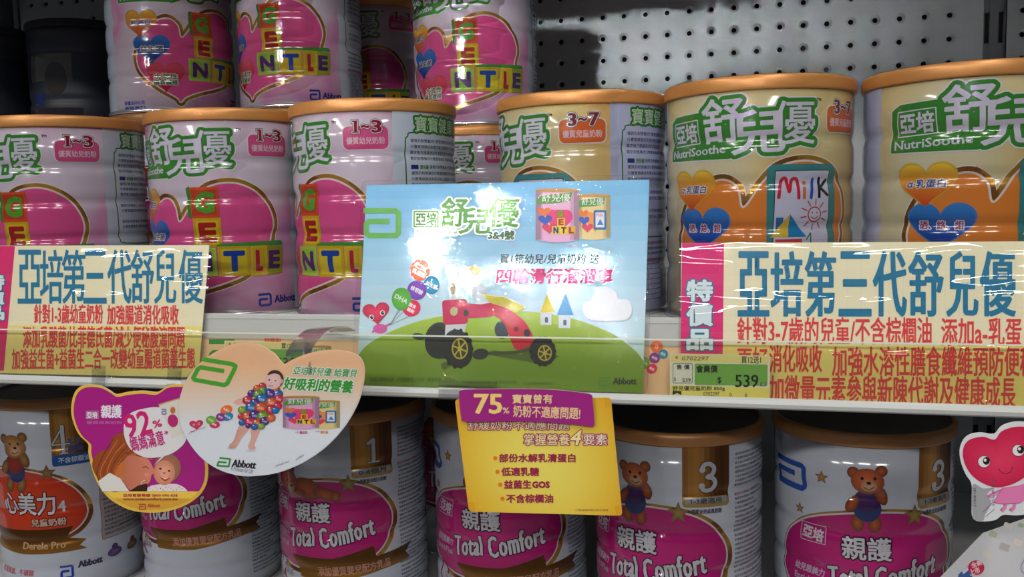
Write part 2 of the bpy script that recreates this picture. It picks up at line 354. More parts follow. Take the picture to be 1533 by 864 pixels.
def side_panel(a, u0, u1, col, ink):
    a.rect(u0, 3, u1, 149, col, 0)
    P = spline([(u0 + 9, 122), (u0 + 9.5, 70), (u0 + 10.5, 60), (u0 + 16, 56), (u0 + 60, 55), (u0 + 90, 56), (u0 + 94, 66), (u0 + 94, 122), (u0 + 92, 131), (u0 + 70, 133), (u0 + 18, 133), (u0 + 11, 130)], 6)
    a.stroke(P, .9, (40, 110, 40), 1, closed=True)
    a.text('寶寶健康成長', u0 + 17, 144.5, u0 + 86, 133.5, (196, 226, 190), 5, bold=.12, outline=[(1.6, (48, 122, 44))], zs=1.5)
    a.lines(u0 + 13, 128.5, u0 + 88, 4, 4.2, 2.6, ink, 3); a.rect(u0 + 13, 110, u0 + 19, 107, (40, 50, 130), 3); a.text('舒兒優', u0 + 20.5, 110, u0 + 28, 107, (70, 140, 50), 3, bold=.08)
    a.lines(u0 + 29, 110, u0 + 88, 1, 4, 2.6, ink, 3); a.lines(u0 + 13, 105.5, u0 + 88, 3, 4.2, 2.6, ink, 3)
    a.lines(u0 + 13, 88, u0 + 88, 2, 4.2, 2.6, ink, 3); a.lines(u0 + 13, 75, u0 + 88, 2, 4.2, 2.6, ink, 3, ragged=.5)
    a.lines(u0 + 11, 52, u0 + 90, 1, 4, 2.2, (170, 50, 60), 3, ragged=.8); a.lines(u0 + 11, 48, u0 + 90, 2, 3.4, 2, ink, 3); a.lines(u0 + 11, 40, u0 + 90, 1, 4, 2.2, (170, 50, 60), 3, ragged=.8)
    for k in range(8): a.rect(u0 + 11, 36 - k * 3.6, u0 + 90, 35.75 - k * 3.6, ink, 2)
    for uu in (11, 32, 50, 70, 89.7): a.rect(u0 + uu, 36, u0 + uu + .3, 10.8, ink, 2)
    for k in range(7): a.lines(u0 + 13, 35 - k * 3.6, u0 + 30, 1, 4, 2, ink, 3); a.lines(u0 + 52, 35 - k * 3.6, u0 + 68, 1, 4, 2, ink, 3)
    for k in range(26): a.rect(u0 + 112 + k * 1.1, 28, u0 + 112 + k * 1.1 + (.35 + .4 * ((k * 7) % 3) / 2), 14, (30, 30, 40), 2)
    a.lines(u0 + 100, 128, u0 + 200, 22, 4, 2.4, ink, 3); a.lines(u0 + 100, 36, u0 + 200, 1, 4, 2.4, (170, 50, 60), 3)
def bubbles(a, words):
    for (cx, cy, w_, h_, c1, c2, edge), tx, tc in words:
        a.poly(heartpts(cx, cy, w_ + 2.2, h_ + 2.4), edge, 4.4); a.poly(heartpts(cx, cy, w_, h_), lambda x, y: tuple(p + (q - p) * min(1, max(0, (y - cy) / h_ + .45)) for p, q in zip(c1, c2)), 5)
        for i, t in enumerate(tx):
            a.text(t, cx - w_ * .33, cy + 4.3 - i * 6.0, cx + w_ * .33, cy - .7 - i * 6.0, tc[0], 8, bold=.12, outline=[(.55, tc[1])])
def gold_heart(a, pts_outer, fill, z=1):
    P = spline(pts_outer, 7); a.stroke(P, 8.4, (240, 225, 220), z - .6, closed=True)
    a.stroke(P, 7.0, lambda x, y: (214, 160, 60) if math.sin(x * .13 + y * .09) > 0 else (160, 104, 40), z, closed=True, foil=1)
    a.stroke(P, 1.3, (240, 225, 220), z + .8, closed=True); a.poly(P, fill, z + .4)
def block(a, x0, yt, x1, yb, face, edge, ch, cc, z=6, rot=0):
    a.rect(x0, yt, x1, yb, edge, z); m_ = 2.0; a.rect(x0 + m_, yt - m_, x1 - m_, yb + m_, face, z + 1)
    a.text(ch, x0 + 5, yt - 4.5, x1 - 4.5, yb + 4.5, cc, z + 2, bold=1.1)

# --- pink can art
A = Art()
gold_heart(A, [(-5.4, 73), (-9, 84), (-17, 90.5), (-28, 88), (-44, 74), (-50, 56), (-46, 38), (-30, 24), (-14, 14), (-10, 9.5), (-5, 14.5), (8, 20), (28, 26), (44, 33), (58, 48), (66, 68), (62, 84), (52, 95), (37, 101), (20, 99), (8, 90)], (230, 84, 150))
side_panel(A, 84, 309.5, (206, 216, 230), (60, 70, 110))
green_logo(A, 2, 2)
badge(A, 48.8, ('1', '3'), (226, 84, 142), '優質幼兒奶粉', (160, 20, 50))
bubbles(A, [((-44.5, 84, 31, 27, (214, 70, 40), (244, 200, 60), (205, 150, 50)), ['乳蛋白'], ((70, 80, 150), (230, 220, 225))),
            ((-35, 59.5, 34, 27, (20, 50, 140), (60, 130, 210), (50, 120, 200)), ['益生菌'], ((60, 60, 90), (232, 228, 225))),
            ((-23, 33, 34, 28, (190, 20, 60), (230, 90, 110), (205, 80, 80)), ['水溶性', '膳食纖維'], ((70, 110, 70), (232, 228, 215)))])
A.poly([(1, 97.5), (4, 99), (5, 75.5), (2, 76)], (70, 140, 50), 6.2); block(A, 3.2, 98.2, 25.7, 75.3, (200, 64, 34), (216, 84, 36), 'G', (86, 170, 46))
block(A, 5.6, 75.2, 26.5, 53.2, (226, 196, 30), (214, 170, 30), 'E', (176, 30, 30))
block(A, -1, 53, 22, 31.5, (150, 200, 60), (176, 210, 80), 'N', (96, 40, 120))
A.poly([(22, 55.8), (72, 57), (73.5, 53.4), (23, 53.4)], (70, 150, 60), 6); block(A, 23, 53.6, 46, 31, (226, 200, 40), (206, 176, 30), 'T', (30, 70, 170))
block(A, 46.4, 53.6, 59.5, 30.4, (206, 176, 40), (220, 190, 40), 'L', (180, 30, 60)); A.poly([(59.5, 53.4), (73, 52.4), (72.5, 31.5), (59.5, 30.4)], (150, 160, 40), 7)
A.text('E', 61.5, 48.5, 69.5, 36, (84, 50, 110), 9, bold=.9)
abbott_a(A, 51, 16.6, 61.5, 6.4, (40, 70, 160)); A.text('Abbott', 64, 14.2, 84, 8.6, (40, 50, 130), 3, bold=.15, nibx=.2, serif=.3)
A.text('淨重:850公克', -68, 11.5, -44, 7.6, (90, 90, 190), 3, bold=.1); A.text('原裝進口', -68, 6.4, -44, 2.6, (90, 90, 190), 3, bold=.1)
PINK = can_meshes('pink_can', 149, (117.5, 90, 62, 35), A, M_PINKCAN, M_GOLDLID)
# --- yellow can art
A = Art()
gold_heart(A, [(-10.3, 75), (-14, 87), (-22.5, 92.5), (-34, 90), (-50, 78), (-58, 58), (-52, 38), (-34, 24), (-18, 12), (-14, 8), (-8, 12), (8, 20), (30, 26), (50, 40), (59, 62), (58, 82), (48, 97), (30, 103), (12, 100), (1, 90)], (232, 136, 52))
A.rect(79, 3, 309.5, 149, (196, 200, 228), 0)
side_panel(A, 79, 304, (190, 194, 226), (50, 60, 110))
green_logo(A, 0, 2)
badge(A, 43.8, ('3', '7'), (226, 106, 44), '優質兒童奶粉', (130, 50, 60))
bubbles(A, [((-47, 85, 34, 27, (214, 74, 30), (250, 214, 60), (214, 180, 50)), ['α·乳蛋白'], ((40, 70, 150), (236, 220, 210))),
            ((-38, 60, 37, 28, (20, 50, 150), (60, 140, 215), (70, 130, 210)), ['硒、鉻、鉬'], ((150, 60, 110), (236, 226, 236))),
            ((-26, 33, 34, 28, (190, 40, 40), (236, 110, 80), (220, 110, 70)), ['水溶性', '膳食纖維'], ((90, 110, 60), (232, 228, 215)))])
A.rrect(3.7, 28, 51.5, 101, 5, (62, 138, 140), 6); A.poly([(9, 97), (46, 97), (45.5, 34), (7, 34)], (212, 212, 236), 7); A.stroke([(9, 97), (46, 97), (45.5, 34), (7, 34)], .5, (40, 60, 70), 7.4, closed=True)
A.stroke(spline([(11, 80.5), (12.5, 90.5), (15.5, 92), (17.5, 84), (19.5, 91.5), (23, 90.5), (23.6, 80)], 5, False), 2.1, (214, 40, 60), 8)
A.stroke([(27.3, 80), (27.5, 86)], 2, (226, 120, 50), 8); A.ell(27.6, 89.3, 1.3, 1.3, (226, 120, 50), 8); A.stroke([(32, 80), (33.6, 91.5)], 2, (50, 90, 190), 8)
A.stroke([(38, 80.5), (38.4, 92)], 2, (30, 30, 40), 8); A.stroke([(44.2, 91), (39, 86), (44.6, 81.5)], 1.9, (30, 30, 40), 8)
A.stroke([(34.6 + 4.6 * math.cos(t / 3.5), 69.5 + 4.6 * math.sin(t / 3.5)) for t in range(22)], .7, (200, 40, 50), 8, closed=True)
for k in range(10):
    t = k * math.pi / 5 + .2; A.stroke([(34.6 + 6 * math.cos(t), 69.5 + 6 * math.sin(t)), (34.6 + 9.6 * math.cos(t), 69.5 + 9.6 * math.sin(t))], .7, (200, 40, 50), 8)
A.ell(33, 70.6, .5, .5, (200, 40, 50), 8, n=8); A.ell(36.2, 70.6, .5, .5, (200, 40, 50), 8, n=8); A.stroke(spline([(32.2, 68.2), (34.6, 66.8), (37, 68.2)], 4, False), .5, (200, 40, 50), 8)
A.rect(9.5, 68, 14, 56, (40, 110, 180), 7.6); A.poly([(18, 70), (5.8, 55.6), (17, 55.6)], (222, 190, 60), 8); A.poly([(18, 70), (17, 55.6), (29, 55.6)], (40, 130, 190), 8)
A.rect(9, 54.4, 26, 44, (214, 60, 70), 8); A.rect(15, 52, 19, 44, (240, 220, 120), 8.4); A.stroke([(32, 44), (32, 58), (29, 54)], .8, (60, 130, 70), 8); A.ell(38, 44, 5, 3, (90, 170, 80), 8)
A.rrect(12, 41, 42, 35.5, 1, (230, 180, 60), 8)
abbott_a(A, 55, 16.6, 65.5, 6.4, (40, 70, 160)); A.text('Abbott', 68, 14.2, 78, 8.6, (40, 50, 130), 3, bold=.15, nibx=.2)
YEL = can_meshes('yellow_can', 149, (117.5, 90, 62, 35), A, M_YELCAN, M_GOLDLID)
# --- white and magenta cans (two versions) and the orange one
MAG = (196, 24, 122)
def bear_stand(a, cx, yb, s=1.0, z=6, fur=(206, 100, 50), shirt=(84, 44, 110)):
    F2 = tuple(min(255, c * 1.25) for c in fur); dk = tuple(c * .6 for c in fur)
    E = lambda x, y, rx, ry, c, zz, rot=0, c2=None: a.ell(cx + x * s, yb + a.dn * y * s, rx * s, ry * s, c, zz, rot, c2)
    E(-6, 4, 4.2, 6, dk, z, 8, fur); E(5, 4, 4.2, 6, dk, z, -8, fur)
    E(0, 15, 9, 9.5, (40, 60, 120), z + .3); E(0, 20, 8.6, 7.5, tuple(c * .8 for c in shirt), z + .6, 0, shirt); E(-9.5, 17, 3.6, 6.4, dk, z + .9, -30, fur); E(9, 24, 3.8, 6.6, dk, z + .9, 20, fur)
    E(-9, 39, 4, 4, dk, z + .6, 0, fur); E(8.5, 41, 4, 4, dk, z + .6, 0, fur); E(0, 33.5, 10.6, 9, tuple(c * .8 for c in fur), z + 1.2, -6, F2); E(1, 30.3, 5.2, 4, (210, 150, 110), z + 1.6, 0, (236, 190, 150))
    E(-3.4, 35.4, 1, 1.2, (20, 14, 12), z + 2); E(4.6, 35.8, 1, 1.2, (20, 14, 12), z + 2); E(.8, 32.4, 1.5, 1.1, (30, 16, 12), z + 2); a.stroke(spline([(cx - 2 * s, yb + a.dn * 29.2 * s), (cx + 1 * s, yb + a.dn * 28 * s), (cx + 4 * s, yb + a.dn * 29.8 * s)], 4, False), .5 * s, (60, 20, 16), z + 2)
def bear_lie(a, x, y, z=6, fur=(214, 96, 44)):
    dk = tuple(c * .6 for c in fur); F2 = tuple(min(255, c * 1.2) for c in fur)
    a.ell(x + 35, y + 8, 14, 9, dk, z, -8, fur); a.ell(x + 52, y + 5, 11, 5, dk, z + .2, -14, fur); a.ell(x + 60, y + 3, 4, 5, dk, z + .4, 0, fur)
    a.ell(x + 17, y + 22, 5, 5, dk, z + .3, 0, fur); a.ell(x + 4, y + 13, 4, 5, dk, z + .3, 0, fur); a.ell(x + 14, y + 12, 11, 9.5, tuple(c * .8 for c in fur), z + .7, 10, F2)
    a.ell(x + 18, y + 7, 4.6, 3.8, (220, 160, 120), z + 1, 0, (240, 200, 160)); a.ell(x + 19, y + 8.6, 1.3, 1, (30, 16, 12), z + 1.4); a.ell(x + 13, y + 12, .9, 1.1, (20, 14, 12), z + 1.4); a.ell(x + 21, y + 13, .9, 1.1, (20, 14, 12), z + 1.4); a.ell(x + 26, y + 3.5, 8, 3.4, dk, z + 1, 10, fur)
def star(a, cx, cy, r_, col=(206, 150, 80), z=6, rot=0):
    P = [(cx + (r_ if i % 2 == 0 else r_ * .45) * math.sin(math.pi * i / 5 + rot), cy + (r_ if i % 2 == 0 else r_ * .45) * math.cos(math.pi * i / 5 + rot)) for i in range(10)]
    a.fan(P, (cx, cy), tuple(c * .72 for c in col), col, z)
def tc_art(digit, lying, orange=False):
    a = Art(); f1 = (214, 60, 20) if orange else MAG
    if not orange:
        abbott_a(a, -104, 151.5, -70, 131, (40, 90, 190), 2, wd=4)
        star(a, -57.7, 145, 5); star(a, -75, 118.6, 4.2); star(a, 4, 123, 8, (180, 150, 80), 7)
        oval = [(-91, 79), (-86, 98), (-70, 112), (-45, 121), (-15, 125), (10, 122), (28, 112), (38, 96), (36, 80), (26, 66), (8, 58), (-20, 54), (-50, 52), (-75, 58), (-87, 66)]
    else:
        star(a, 26, 114, 7.5, (170, 120, 60), 7)
        oval = [(-62, 80), (-54, 100), (-34, 113), (-8, 117), (20, 113), (42, 102), (54, 86), (55, 72), (44, 60), (22, 54), (-8, 52), (-36, 54), (-56, 64)]
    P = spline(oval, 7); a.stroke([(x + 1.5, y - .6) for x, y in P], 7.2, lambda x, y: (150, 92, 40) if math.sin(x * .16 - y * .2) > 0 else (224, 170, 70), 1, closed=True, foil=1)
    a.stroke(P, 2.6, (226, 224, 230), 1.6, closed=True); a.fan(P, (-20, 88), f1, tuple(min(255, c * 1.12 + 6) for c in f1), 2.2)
    # ribbon
    rb = spline([(-44, 62), (-20, 60), (10, 64), (26, 68)], 5, False); rb2 = spline([(34, 58), (44, 60), (58, 62), (50, 54), (57, 47), (36, 47), (6, 43), (-24, 43), (-40, 45)], 4, False)
    if orange:
        a.poly([(-40, 62), (44, 64), (38, 54), (54, 50), (48, 46), (54, 42), (0, 41), (-40, 44)], lambda x, y: (190, 130, 50) if y < 54 else (110, 64, 20), 3, foil=1)
        a.text('Derele Pro', 0, 51.5, 37, 45.6, (226, 180, 130), 6, bold=.1, nibx=.2, serif=.3)
    else:
        a.poly([(-50, 62), (-10, 63), (22, 71), (24, 62), (42, 64), (58, 66), (51, 59), (57, 52), (30, 50), (-5, 45), (-40, 45)], lambda x, y: (200, 140, 60) if y < 58 else (120, 76, 24), 3, foil=1)
        a.text('添加優質嬰兒配方乳品', -24, 57, 36, 49.5, (216, 150, 130), 6, bold=.15, rot=3)
        a.ell(-69, 48, 7, 10, (190, 30, 60), 5, n=24); a.ell(-69, 48, 4.6, 7.6, (206, 214, 226), 5.4, n=24); a.stroke([(-67, 42), (-60, 36)], 2.2, (190, 30, 60), 5.6); a.text('PLUS', -66, 49, -51, 43, (232, 232, 240), 8, nibx=.2, outline=[(.4, (120, 20, 80))])
    # gold box with the stage number
    gx0, gx1 = (31, 64) if orange else (6.7, 40.8)
    n_ = 9
    for i in range(n_):
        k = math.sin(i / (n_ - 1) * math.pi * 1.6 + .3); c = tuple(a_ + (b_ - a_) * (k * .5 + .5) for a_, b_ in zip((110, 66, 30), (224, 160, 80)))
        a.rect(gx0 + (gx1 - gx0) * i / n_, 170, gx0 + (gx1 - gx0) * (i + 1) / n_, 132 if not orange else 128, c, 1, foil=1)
    if orange:
        a.rrect(gx0, 128.5, gx1, 119, 2, (40, 90, 170), 1.4); a.text('不含棕櫚油', gx0 + 5, 126.5, gx1 - 3, 121.5, (200, 216, 236), 4, bold=.15)
        a.text('3-7', gx0 + 13, 142, gx1 - 10, 137, (60, 90, 150), 4, bold=.4); a.text('優質兒童', gx0 + 13, 135.5, gx1 - 8, 131, (60, 90, 150), 4, bold=.2)
    else:
        a.rrect(gx0, 134, gx1, 127, 2.6, (230, 190, 110), 1.4, foil=1); a.rect(gx0 + 2, 133.4, gx1 - 2, 129.6, (214, 218, 226), 2, foil=1); a.text('0-6個月' if digit == '1' else '1-3歲適用', gx0 + 6, 133.2, gx1 - 6, 129.4, (90, 80, 70), 3, bold=.12)
        a.text('優質幼兒成長奶粉' if digit == '3' else '優質嬰兒配方奶粉', gx0 + 6, 125.6, gx1 - 6, 122.4, (90, 80, 100), 3, bold=.12)
    cxd, yd = ((37.5, 142), (24.7, 148))[0 if orange else 1]; dc, ol = (206, 210, 220), (70, 60, 56)
    def dig(st, wd, zz, cc):
        for q in st: a.stroke(q, wd, cc, zz)
    if digit == '1': st = [[(cxd, yd - 8.6), (cxd, yd + 8.4), (cxd - 4, yd + 6)]]; thin = [[(cxd - 4.6, yd - 9.6), (cxd + 4.6, yd - 9.6)]]
    elif digit == '3': st = [spline([(cxd - 4.6, yd + 6), (cxd - 2.6, yd + 9), (cxd + 1.4, yd + 9.3), (cxd + 4.3, yd + 6), (cxd + 2.6, yd + 1.8), (cxd - .6, yd + .4), (cxd + 3.6, yd - 1), (cxd + 5, yd - 5), (cxd + 2, yd - 9), (cxd - 2.6, yd - 9.2), (cxd - 5, yd - 6.4)], 4, False)]; thin = []; 
    else: st = [[(cxd + 3, yd - 11), (cxd + 3, yd + 12)]]; thin = [[(cxd + 3, yd + 11), (cxd - 6, yd - 4), (cxd + 8, yd - 4)], [(cxd, yd - 12), (cxd + 6, yd - 12)]]
    dig(st, 4.2, 4, ol); dig(thin, 2.4, 4, ol); dig(st, 3.1, 4.6, dc); dig(thin, 1.3, 4.6, dc)
    if digit == '3': a.ell(cxd - 4.2, yd + 5.6, 2.2, 2.2, dc, 4.8); a.ell(cxd - 4.6, yd - 6, 2.2, 2.2, dc, 4.8)
    # names
    ink = (232, 230, 238); sh = (60, 10, 50)
    if orange:
        a.text('心美力', -19, 96.5, 31, 76.5, ink, 8, bold=.35, outline=[(.9, (110, 20, 10))]); a.text('4', 33, 88, 39, 78, ink, 8, bold=.1, nibx=.3, serif=.5); a.text('兒童奶粉', 10, 73, 39, 66.5, (230, 190, 170), 8, bold=.25, outline=[(.6, (110, 20, 10))])
        bear_stand(a, -3, 99, 1.15, fur=(190, 130, 70), shirt=(170, 60, 50))
        a.text('Abbott', 46, 31, 66, 25, (40, 40, 90), 3, bold=.2, nibx=.3, serif=.4); abbott_a(a, 31, 29, 42, 17, (40, 70, 190), 3); a.text('含葉黃素．牛磺酸', -34, 26, 8, 21, (214, 110, 120), 3, bold=.1)
        a.rect(67, 94, 67.6, 46, (170, 110, 110), 2); a.rect(67, 46, 130, 45.4, (170, 110, 110), 2); a.rect(67.6, 94, 130, 46, (180, 178, 178), 1); a.lines(70, 91, 128, 11, 4, 2.6, (80, 70, 80), 3)
        for k, cc in enumerate(((90, 50, 120), (130, 90, 60), (130, 90, 60), (120, 90, 50))): a.ell(78 + k * 20, 31, 7, 4.5, cc, 3, 0, tuple(min(255, c + 50) for c in cc)); a.ell(78 + k * 20, 36, 3, 3, cc, 3.4)
    else:
        a.text('親護', -43, 106.8, -11.5, 91.6, ink, 8, bold=.35, rot=1.5, outline=[(.9, sh)], res=3)
        a.text('Total', -52, 85, -26.5, 70, ink, 8, bold=.22, nibx=.42, shear=.06, rot=10, serif=.6, outline=[(.7, sh)]); a.text('Comfort', -21.5, 91.5, 23, 75, ink, 8, bold=.22, nibx=.42, shear=.06, rot=12, serif=.6, outline=[(.7, sh)])
        a.text('亞培', -72, 107.5, -56, 99, ink, 5, bold=.3, rot=-4); a.stroke([(-74, 109.5), (-73.6, 97), (-54.4, 97.6), (-54.6, 110)], .5, ink, 5, closed=True)
        a.text('幼兒思美力', -79, 79, -55, 74, (206, 190, 214), 6, bold=.2); a.text('EnrichPlus', -79, 71.5, -55, 67, (206, 190, 214), 6, bold=.15)
        if lying: bear_lie(a, -66, 110)
        else: bear_stand(a, -27.5, 113, 1.0)
    u = 46 if not orange else 140
    if not orange:
        a.lines(u, 163, u + 60, 8, 3.2, 2, (90, 80, 110), 3, ragged=.5); a.lines(u, 134, u + 60, 1, 3, 2, (180, 40, 110), 3, ragged=.6); a.lines(u, 131, u + 60, 36, 3.3, 1.9, (60, 60, 84), 3, ragged=.7)
        a.lines(u + 64, 160, u + 120, 30, 4, 2.2, (60, 60, 84), 3, ragged=.4)
    return a
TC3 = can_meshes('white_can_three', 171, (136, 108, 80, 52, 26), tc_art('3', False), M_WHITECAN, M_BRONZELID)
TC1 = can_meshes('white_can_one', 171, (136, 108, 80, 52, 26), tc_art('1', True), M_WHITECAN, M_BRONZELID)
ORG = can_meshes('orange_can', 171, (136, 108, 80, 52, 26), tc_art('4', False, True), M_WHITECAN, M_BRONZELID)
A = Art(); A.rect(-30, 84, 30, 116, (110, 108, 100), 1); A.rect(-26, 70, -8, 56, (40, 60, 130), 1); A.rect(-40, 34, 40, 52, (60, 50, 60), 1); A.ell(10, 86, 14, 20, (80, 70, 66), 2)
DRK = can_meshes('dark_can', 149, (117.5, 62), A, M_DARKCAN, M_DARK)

ZS = CZ - .0774; ZT = ZS + .1569; ZL = CZ - .1563 - .1788
add_can(PINK, 'formula_can', 'pale pink can at the left edge of the frame, directly above the left cream sign', 'pink cans, front row', -.541, .621, ZS, -11)
add_can(PINK, 'formula_can', 'pale pink can, second from left in the front row, between two gold-lidded pink cans', 'pink cans, front row', -.3961, .636, ZS, 0)
add_can(PINK, 'formula_can', 'pale pink can standing just left of and behind the blue toy car sign', 'pink cans, front row', -.2672, .632, ZS, -46)
add_can(YEL, 'formula_can', 'pale yellow can directly behind the right half of the blue toy car sign', 'yellow cans, front row', -.109, .6541, ZS, -49)
add_can(YEL, 'formula_can', 'pale yellow can with the MILK picture in full view above the magenta sign strip', 'yellow cans, front row', .0179, .6301, ZS, 0)
add_can(YEL, 'formula_can', 'pale yellow can at the right edge of the frame, its right side cut off', 'yellow cans, front row', .1473, .6221, ZS, 11)
add_can(TC1, 'formula_can', 'tall can hidden under the leftmost can of the upper layer', 'cans, second row', -.567, .8125, ZS, 30)
add_can(TC1, 'formula_can', 'tall can hidden under the middle can of the upper layer', 'cans, second row', -.428, .83, ZS, 10)
add_can(PINK, 'formula_can', 'shadowed pink can in the second row, seen between pink and yellow front cans', 'cans, second row', -.25, .859, ZS, -25)
ZU = CZ + .1017
add_can(PINK, 'formula_can', 'leftmost pink can of the upper layer, its small yellow and blue hearts visible', 'pink cans, upper layer', -.567, .8125, ZU, 54)
add_can(PINK, 'formula_can', 'middle pink can of the upper layer, its big pink heart facing left', 'pink cans, upper layer', -.428, .83, ZU, -15)
add_can(PINK, 'formula_can', 'rightmost pink can of the upper layer, dim, beside the bare pegboard', 'pink cans, upper layer', -.25, .859, ZT, -6)
add_can(PINK, 'formula_can', 'very dark pink can of the upper layer, seen in the gap behind two others', 'pink cans, third row', -.405, .975, ZT, -10)
add_can(PINK, 'formula_can', 'pink can in the third row, hidden under the very dark one', 'pink cans, third row', -.405, .975, ZS, -10)
for x, y, lab in ((-.79, .95, 'shade-painted blue can left of the pink cans'), (-.925, .93, 'shade-painted blue can cut by the left edge of the frame')):
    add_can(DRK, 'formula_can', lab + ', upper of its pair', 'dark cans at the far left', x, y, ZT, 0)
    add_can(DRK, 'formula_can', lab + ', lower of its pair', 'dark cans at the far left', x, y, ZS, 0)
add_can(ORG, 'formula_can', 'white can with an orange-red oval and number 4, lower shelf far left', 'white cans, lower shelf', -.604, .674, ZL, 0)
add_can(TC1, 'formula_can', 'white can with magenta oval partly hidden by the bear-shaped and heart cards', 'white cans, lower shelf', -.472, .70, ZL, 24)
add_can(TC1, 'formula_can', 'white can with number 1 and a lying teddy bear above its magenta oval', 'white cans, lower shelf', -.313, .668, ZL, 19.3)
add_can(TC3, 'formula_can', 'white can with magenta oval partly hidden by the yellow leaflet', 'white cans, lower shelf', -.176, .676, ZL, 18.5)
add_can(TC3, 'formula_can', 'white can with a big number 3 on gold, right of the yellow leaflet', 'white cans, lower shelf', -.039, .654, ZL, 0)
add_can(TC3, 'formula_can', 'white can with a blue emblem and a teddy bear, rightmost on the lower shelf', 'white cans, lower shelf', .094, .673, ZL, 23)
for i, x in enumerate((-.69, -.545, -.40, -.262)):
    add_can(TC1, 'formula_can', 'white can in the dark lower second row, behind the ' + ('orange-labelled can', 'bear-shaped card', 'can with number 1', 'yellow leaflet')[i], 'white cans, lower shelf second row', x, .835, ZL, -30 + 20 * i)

# ------------------------------------------------------------------ shelf fixture
X0, X1 = -1.3, .95; YW = 1.062; YF = .556
def struct(o): o['kind'] = 'structure'; return o
# pegboard with real holes
pit = .02548; px0, pz0 = -.2263, CZ + .2258; hr, cr_ = .0032, .0058
def pegboard(name, xs, zs_, xa, xb, za, zb):
    V, F = [], []; n = 12
    xe = [xa] + [(xs[i] + xs[i + 1]) / 2 for i in range(len(xs) - 1)] + [xb]; ze = [za] + [(zs_[i] + zs_[i + 1]) / 2 for i in range(len(zs_) - 1)] + [zb]
    for i, x in enumerate(xs):
        for j, z in enumerate(zs_):
            b = len(V); sq = []
            for k in range(n):
                a = 2 * math.pi * (k + .5) / n; c, s_ = math.cos(a), math.sin(a); m_ = max(abs(c), abs(s_)); qx, qz = c / m_, s_ / m_
                sq.append((x + qx * ((xe[i + 1] - x) if qx > 0 else (x - xe[i])), YW, z + qz * ((ze[j + 1] - z) if qz > 0 else (z - ze[j]))))
            V += sq
            for rr_, yy in ((cr_, YW), (hr, YW + .0012), (hr * .9, YW + .004)): V += [(x + rr_ * math.cos(2 * math.pi * (k + .5) / n), yy, z + rr_ * math.sin(2 * math.pi * (k + .5) / n)) for k in range(n)]
            for rI in range(3):
                for k in range(n): k2 = (k + 1) % n; F.append((b + rI * n + k, b + rI * n + k2, b + (rI + 1) * n + k2, b + (rI + 1) * n + k))
    return struct(new_obj(name, mesh(name, V, F), None, [M_PEG]))
cols = [px0 + pit * k for k in range(-29, 19)]; rows = [pz0 + pit * k for k in range(-22, 6)]
wl = pegboard('wall_back', cols, rows, cols[0] - pit / 2 - .006, .2655, rows[0] - pit / 2, rows[-1] + pit / 2)
wl2 = pegboard('wall_back_right', [.2885 + .016 + pit * k for k in range(0, 25)], rows, .2885, .2885 + .016 + pit * 24.5, rows[0] - pit / 2, rows[-1] + pit / 2)
wl3 = pegboard('wall_back_left', [cols[0] - pit - .03 - pit * k for k in range(0, 18)][::-1], rows, -1.33, cols[0] - pit / 2 - .028, rows[0] - pit / 2, rows[-1] + pit / 2)
struct(boxes('wall_backing', [(X0 - .05, X1 + .05, YW + .0145, YW + .02, 0, CZ + .9)], M_DARK))
zlo, zhi = rows[0] - pit / 2, rows[-1] + pit / 2
struct(boxes('trim_1', [(X0 - .03, X1, YW, YW + .012, .0, zlo)], M_PEG)); struct(boxes('trim_2', [(X0 - .03, X1, YW, YW + .012, zhi, CZ + .85)], M_PEG))
struct(boxes('floor', [(-4, 4, -7, 1.3, -.05, 0)], mat('shop_floor_tile', (150, 146, 138), .35, bump=(40, .1, .001))))
for k, (ua, ub, lab) in enumerate(((.2655, .2885, 'slotted grey steel upright at the right between two pegboards'), (-.8565 - .0, -.8345 - .0, 'slotted grey steel upright hidden behind the dark cans at left'))):
    if k: ua, ub = cols[0] - pit / 2 - .028, cols[0] - pit / 2 - .006
    t = thing('slotted_upright', lab, 'shelf upright', ((ua + ub) / 2, YW + .006, 0)); hw = (ub - ua) / 2; bl = []
    bl.append((-hw, hw, .002, .006, 0, CZ + .85))
    o = boxes('post', bl, M_DARK, t); bars = [(-hw, -hw + .002, -.002, .002, 0, CZ + .85), (-.0045, .0045, -.002, .002, 0, CZ + .85), (hw - .002, hw, -.002, .002, 0, CZ + .85)]
    z = .1
    while z < CZ + .84: bars.append((-hw, hw, -.0015, .002, z, z + .018)); z += .0508
    boxes('slotted_face', bars, M_STEEL, t)
def shelf(label, ztop, yf, rail=True, group='white shelves'):
    t = thing('display_shelf', label, 'shelf', (0, YW, ztop - .03), 0, group)
    ox = lambda y: y - YW
    profile_x('deck', [(ox(YW - .001), .03), (ox(yf + .006), .03), (ox(yf + .003), .0285), (ox(yf), .026), (ox(yf), .0), (ox(yf + .003), .0), (ox(yf + .003), .0265), (ox(YW - .001), .0265)], X0, X1, M_SHELF, t)
    boxes('front_bead', [(X0, X1, ox(yf - .0025), ox(yf + .001), .024, .0285), (X0, X1, ox(yf - .0015), ox(yf + .001), .016, .02)], M_SHELF, t, .0006)
    for xb in (.277, cols[0] - pit / 2 - .017): boxes('bracket', [(xb - .0015, xb + .0015, ox(YF + .05), ox(YW - .002), -.03, .0262)], M_STEEL, t)
    return t
mid = shelf('white enamelled shelf carrying the pink and yellow cans', ZS, YF)
shelf('white shelf under the number-marked white cans, below the frame', ZL, YF + .02)
shelf('white shelf above the upper layer of pink cans, beyond the top of the frame', CZ + .33, YF)
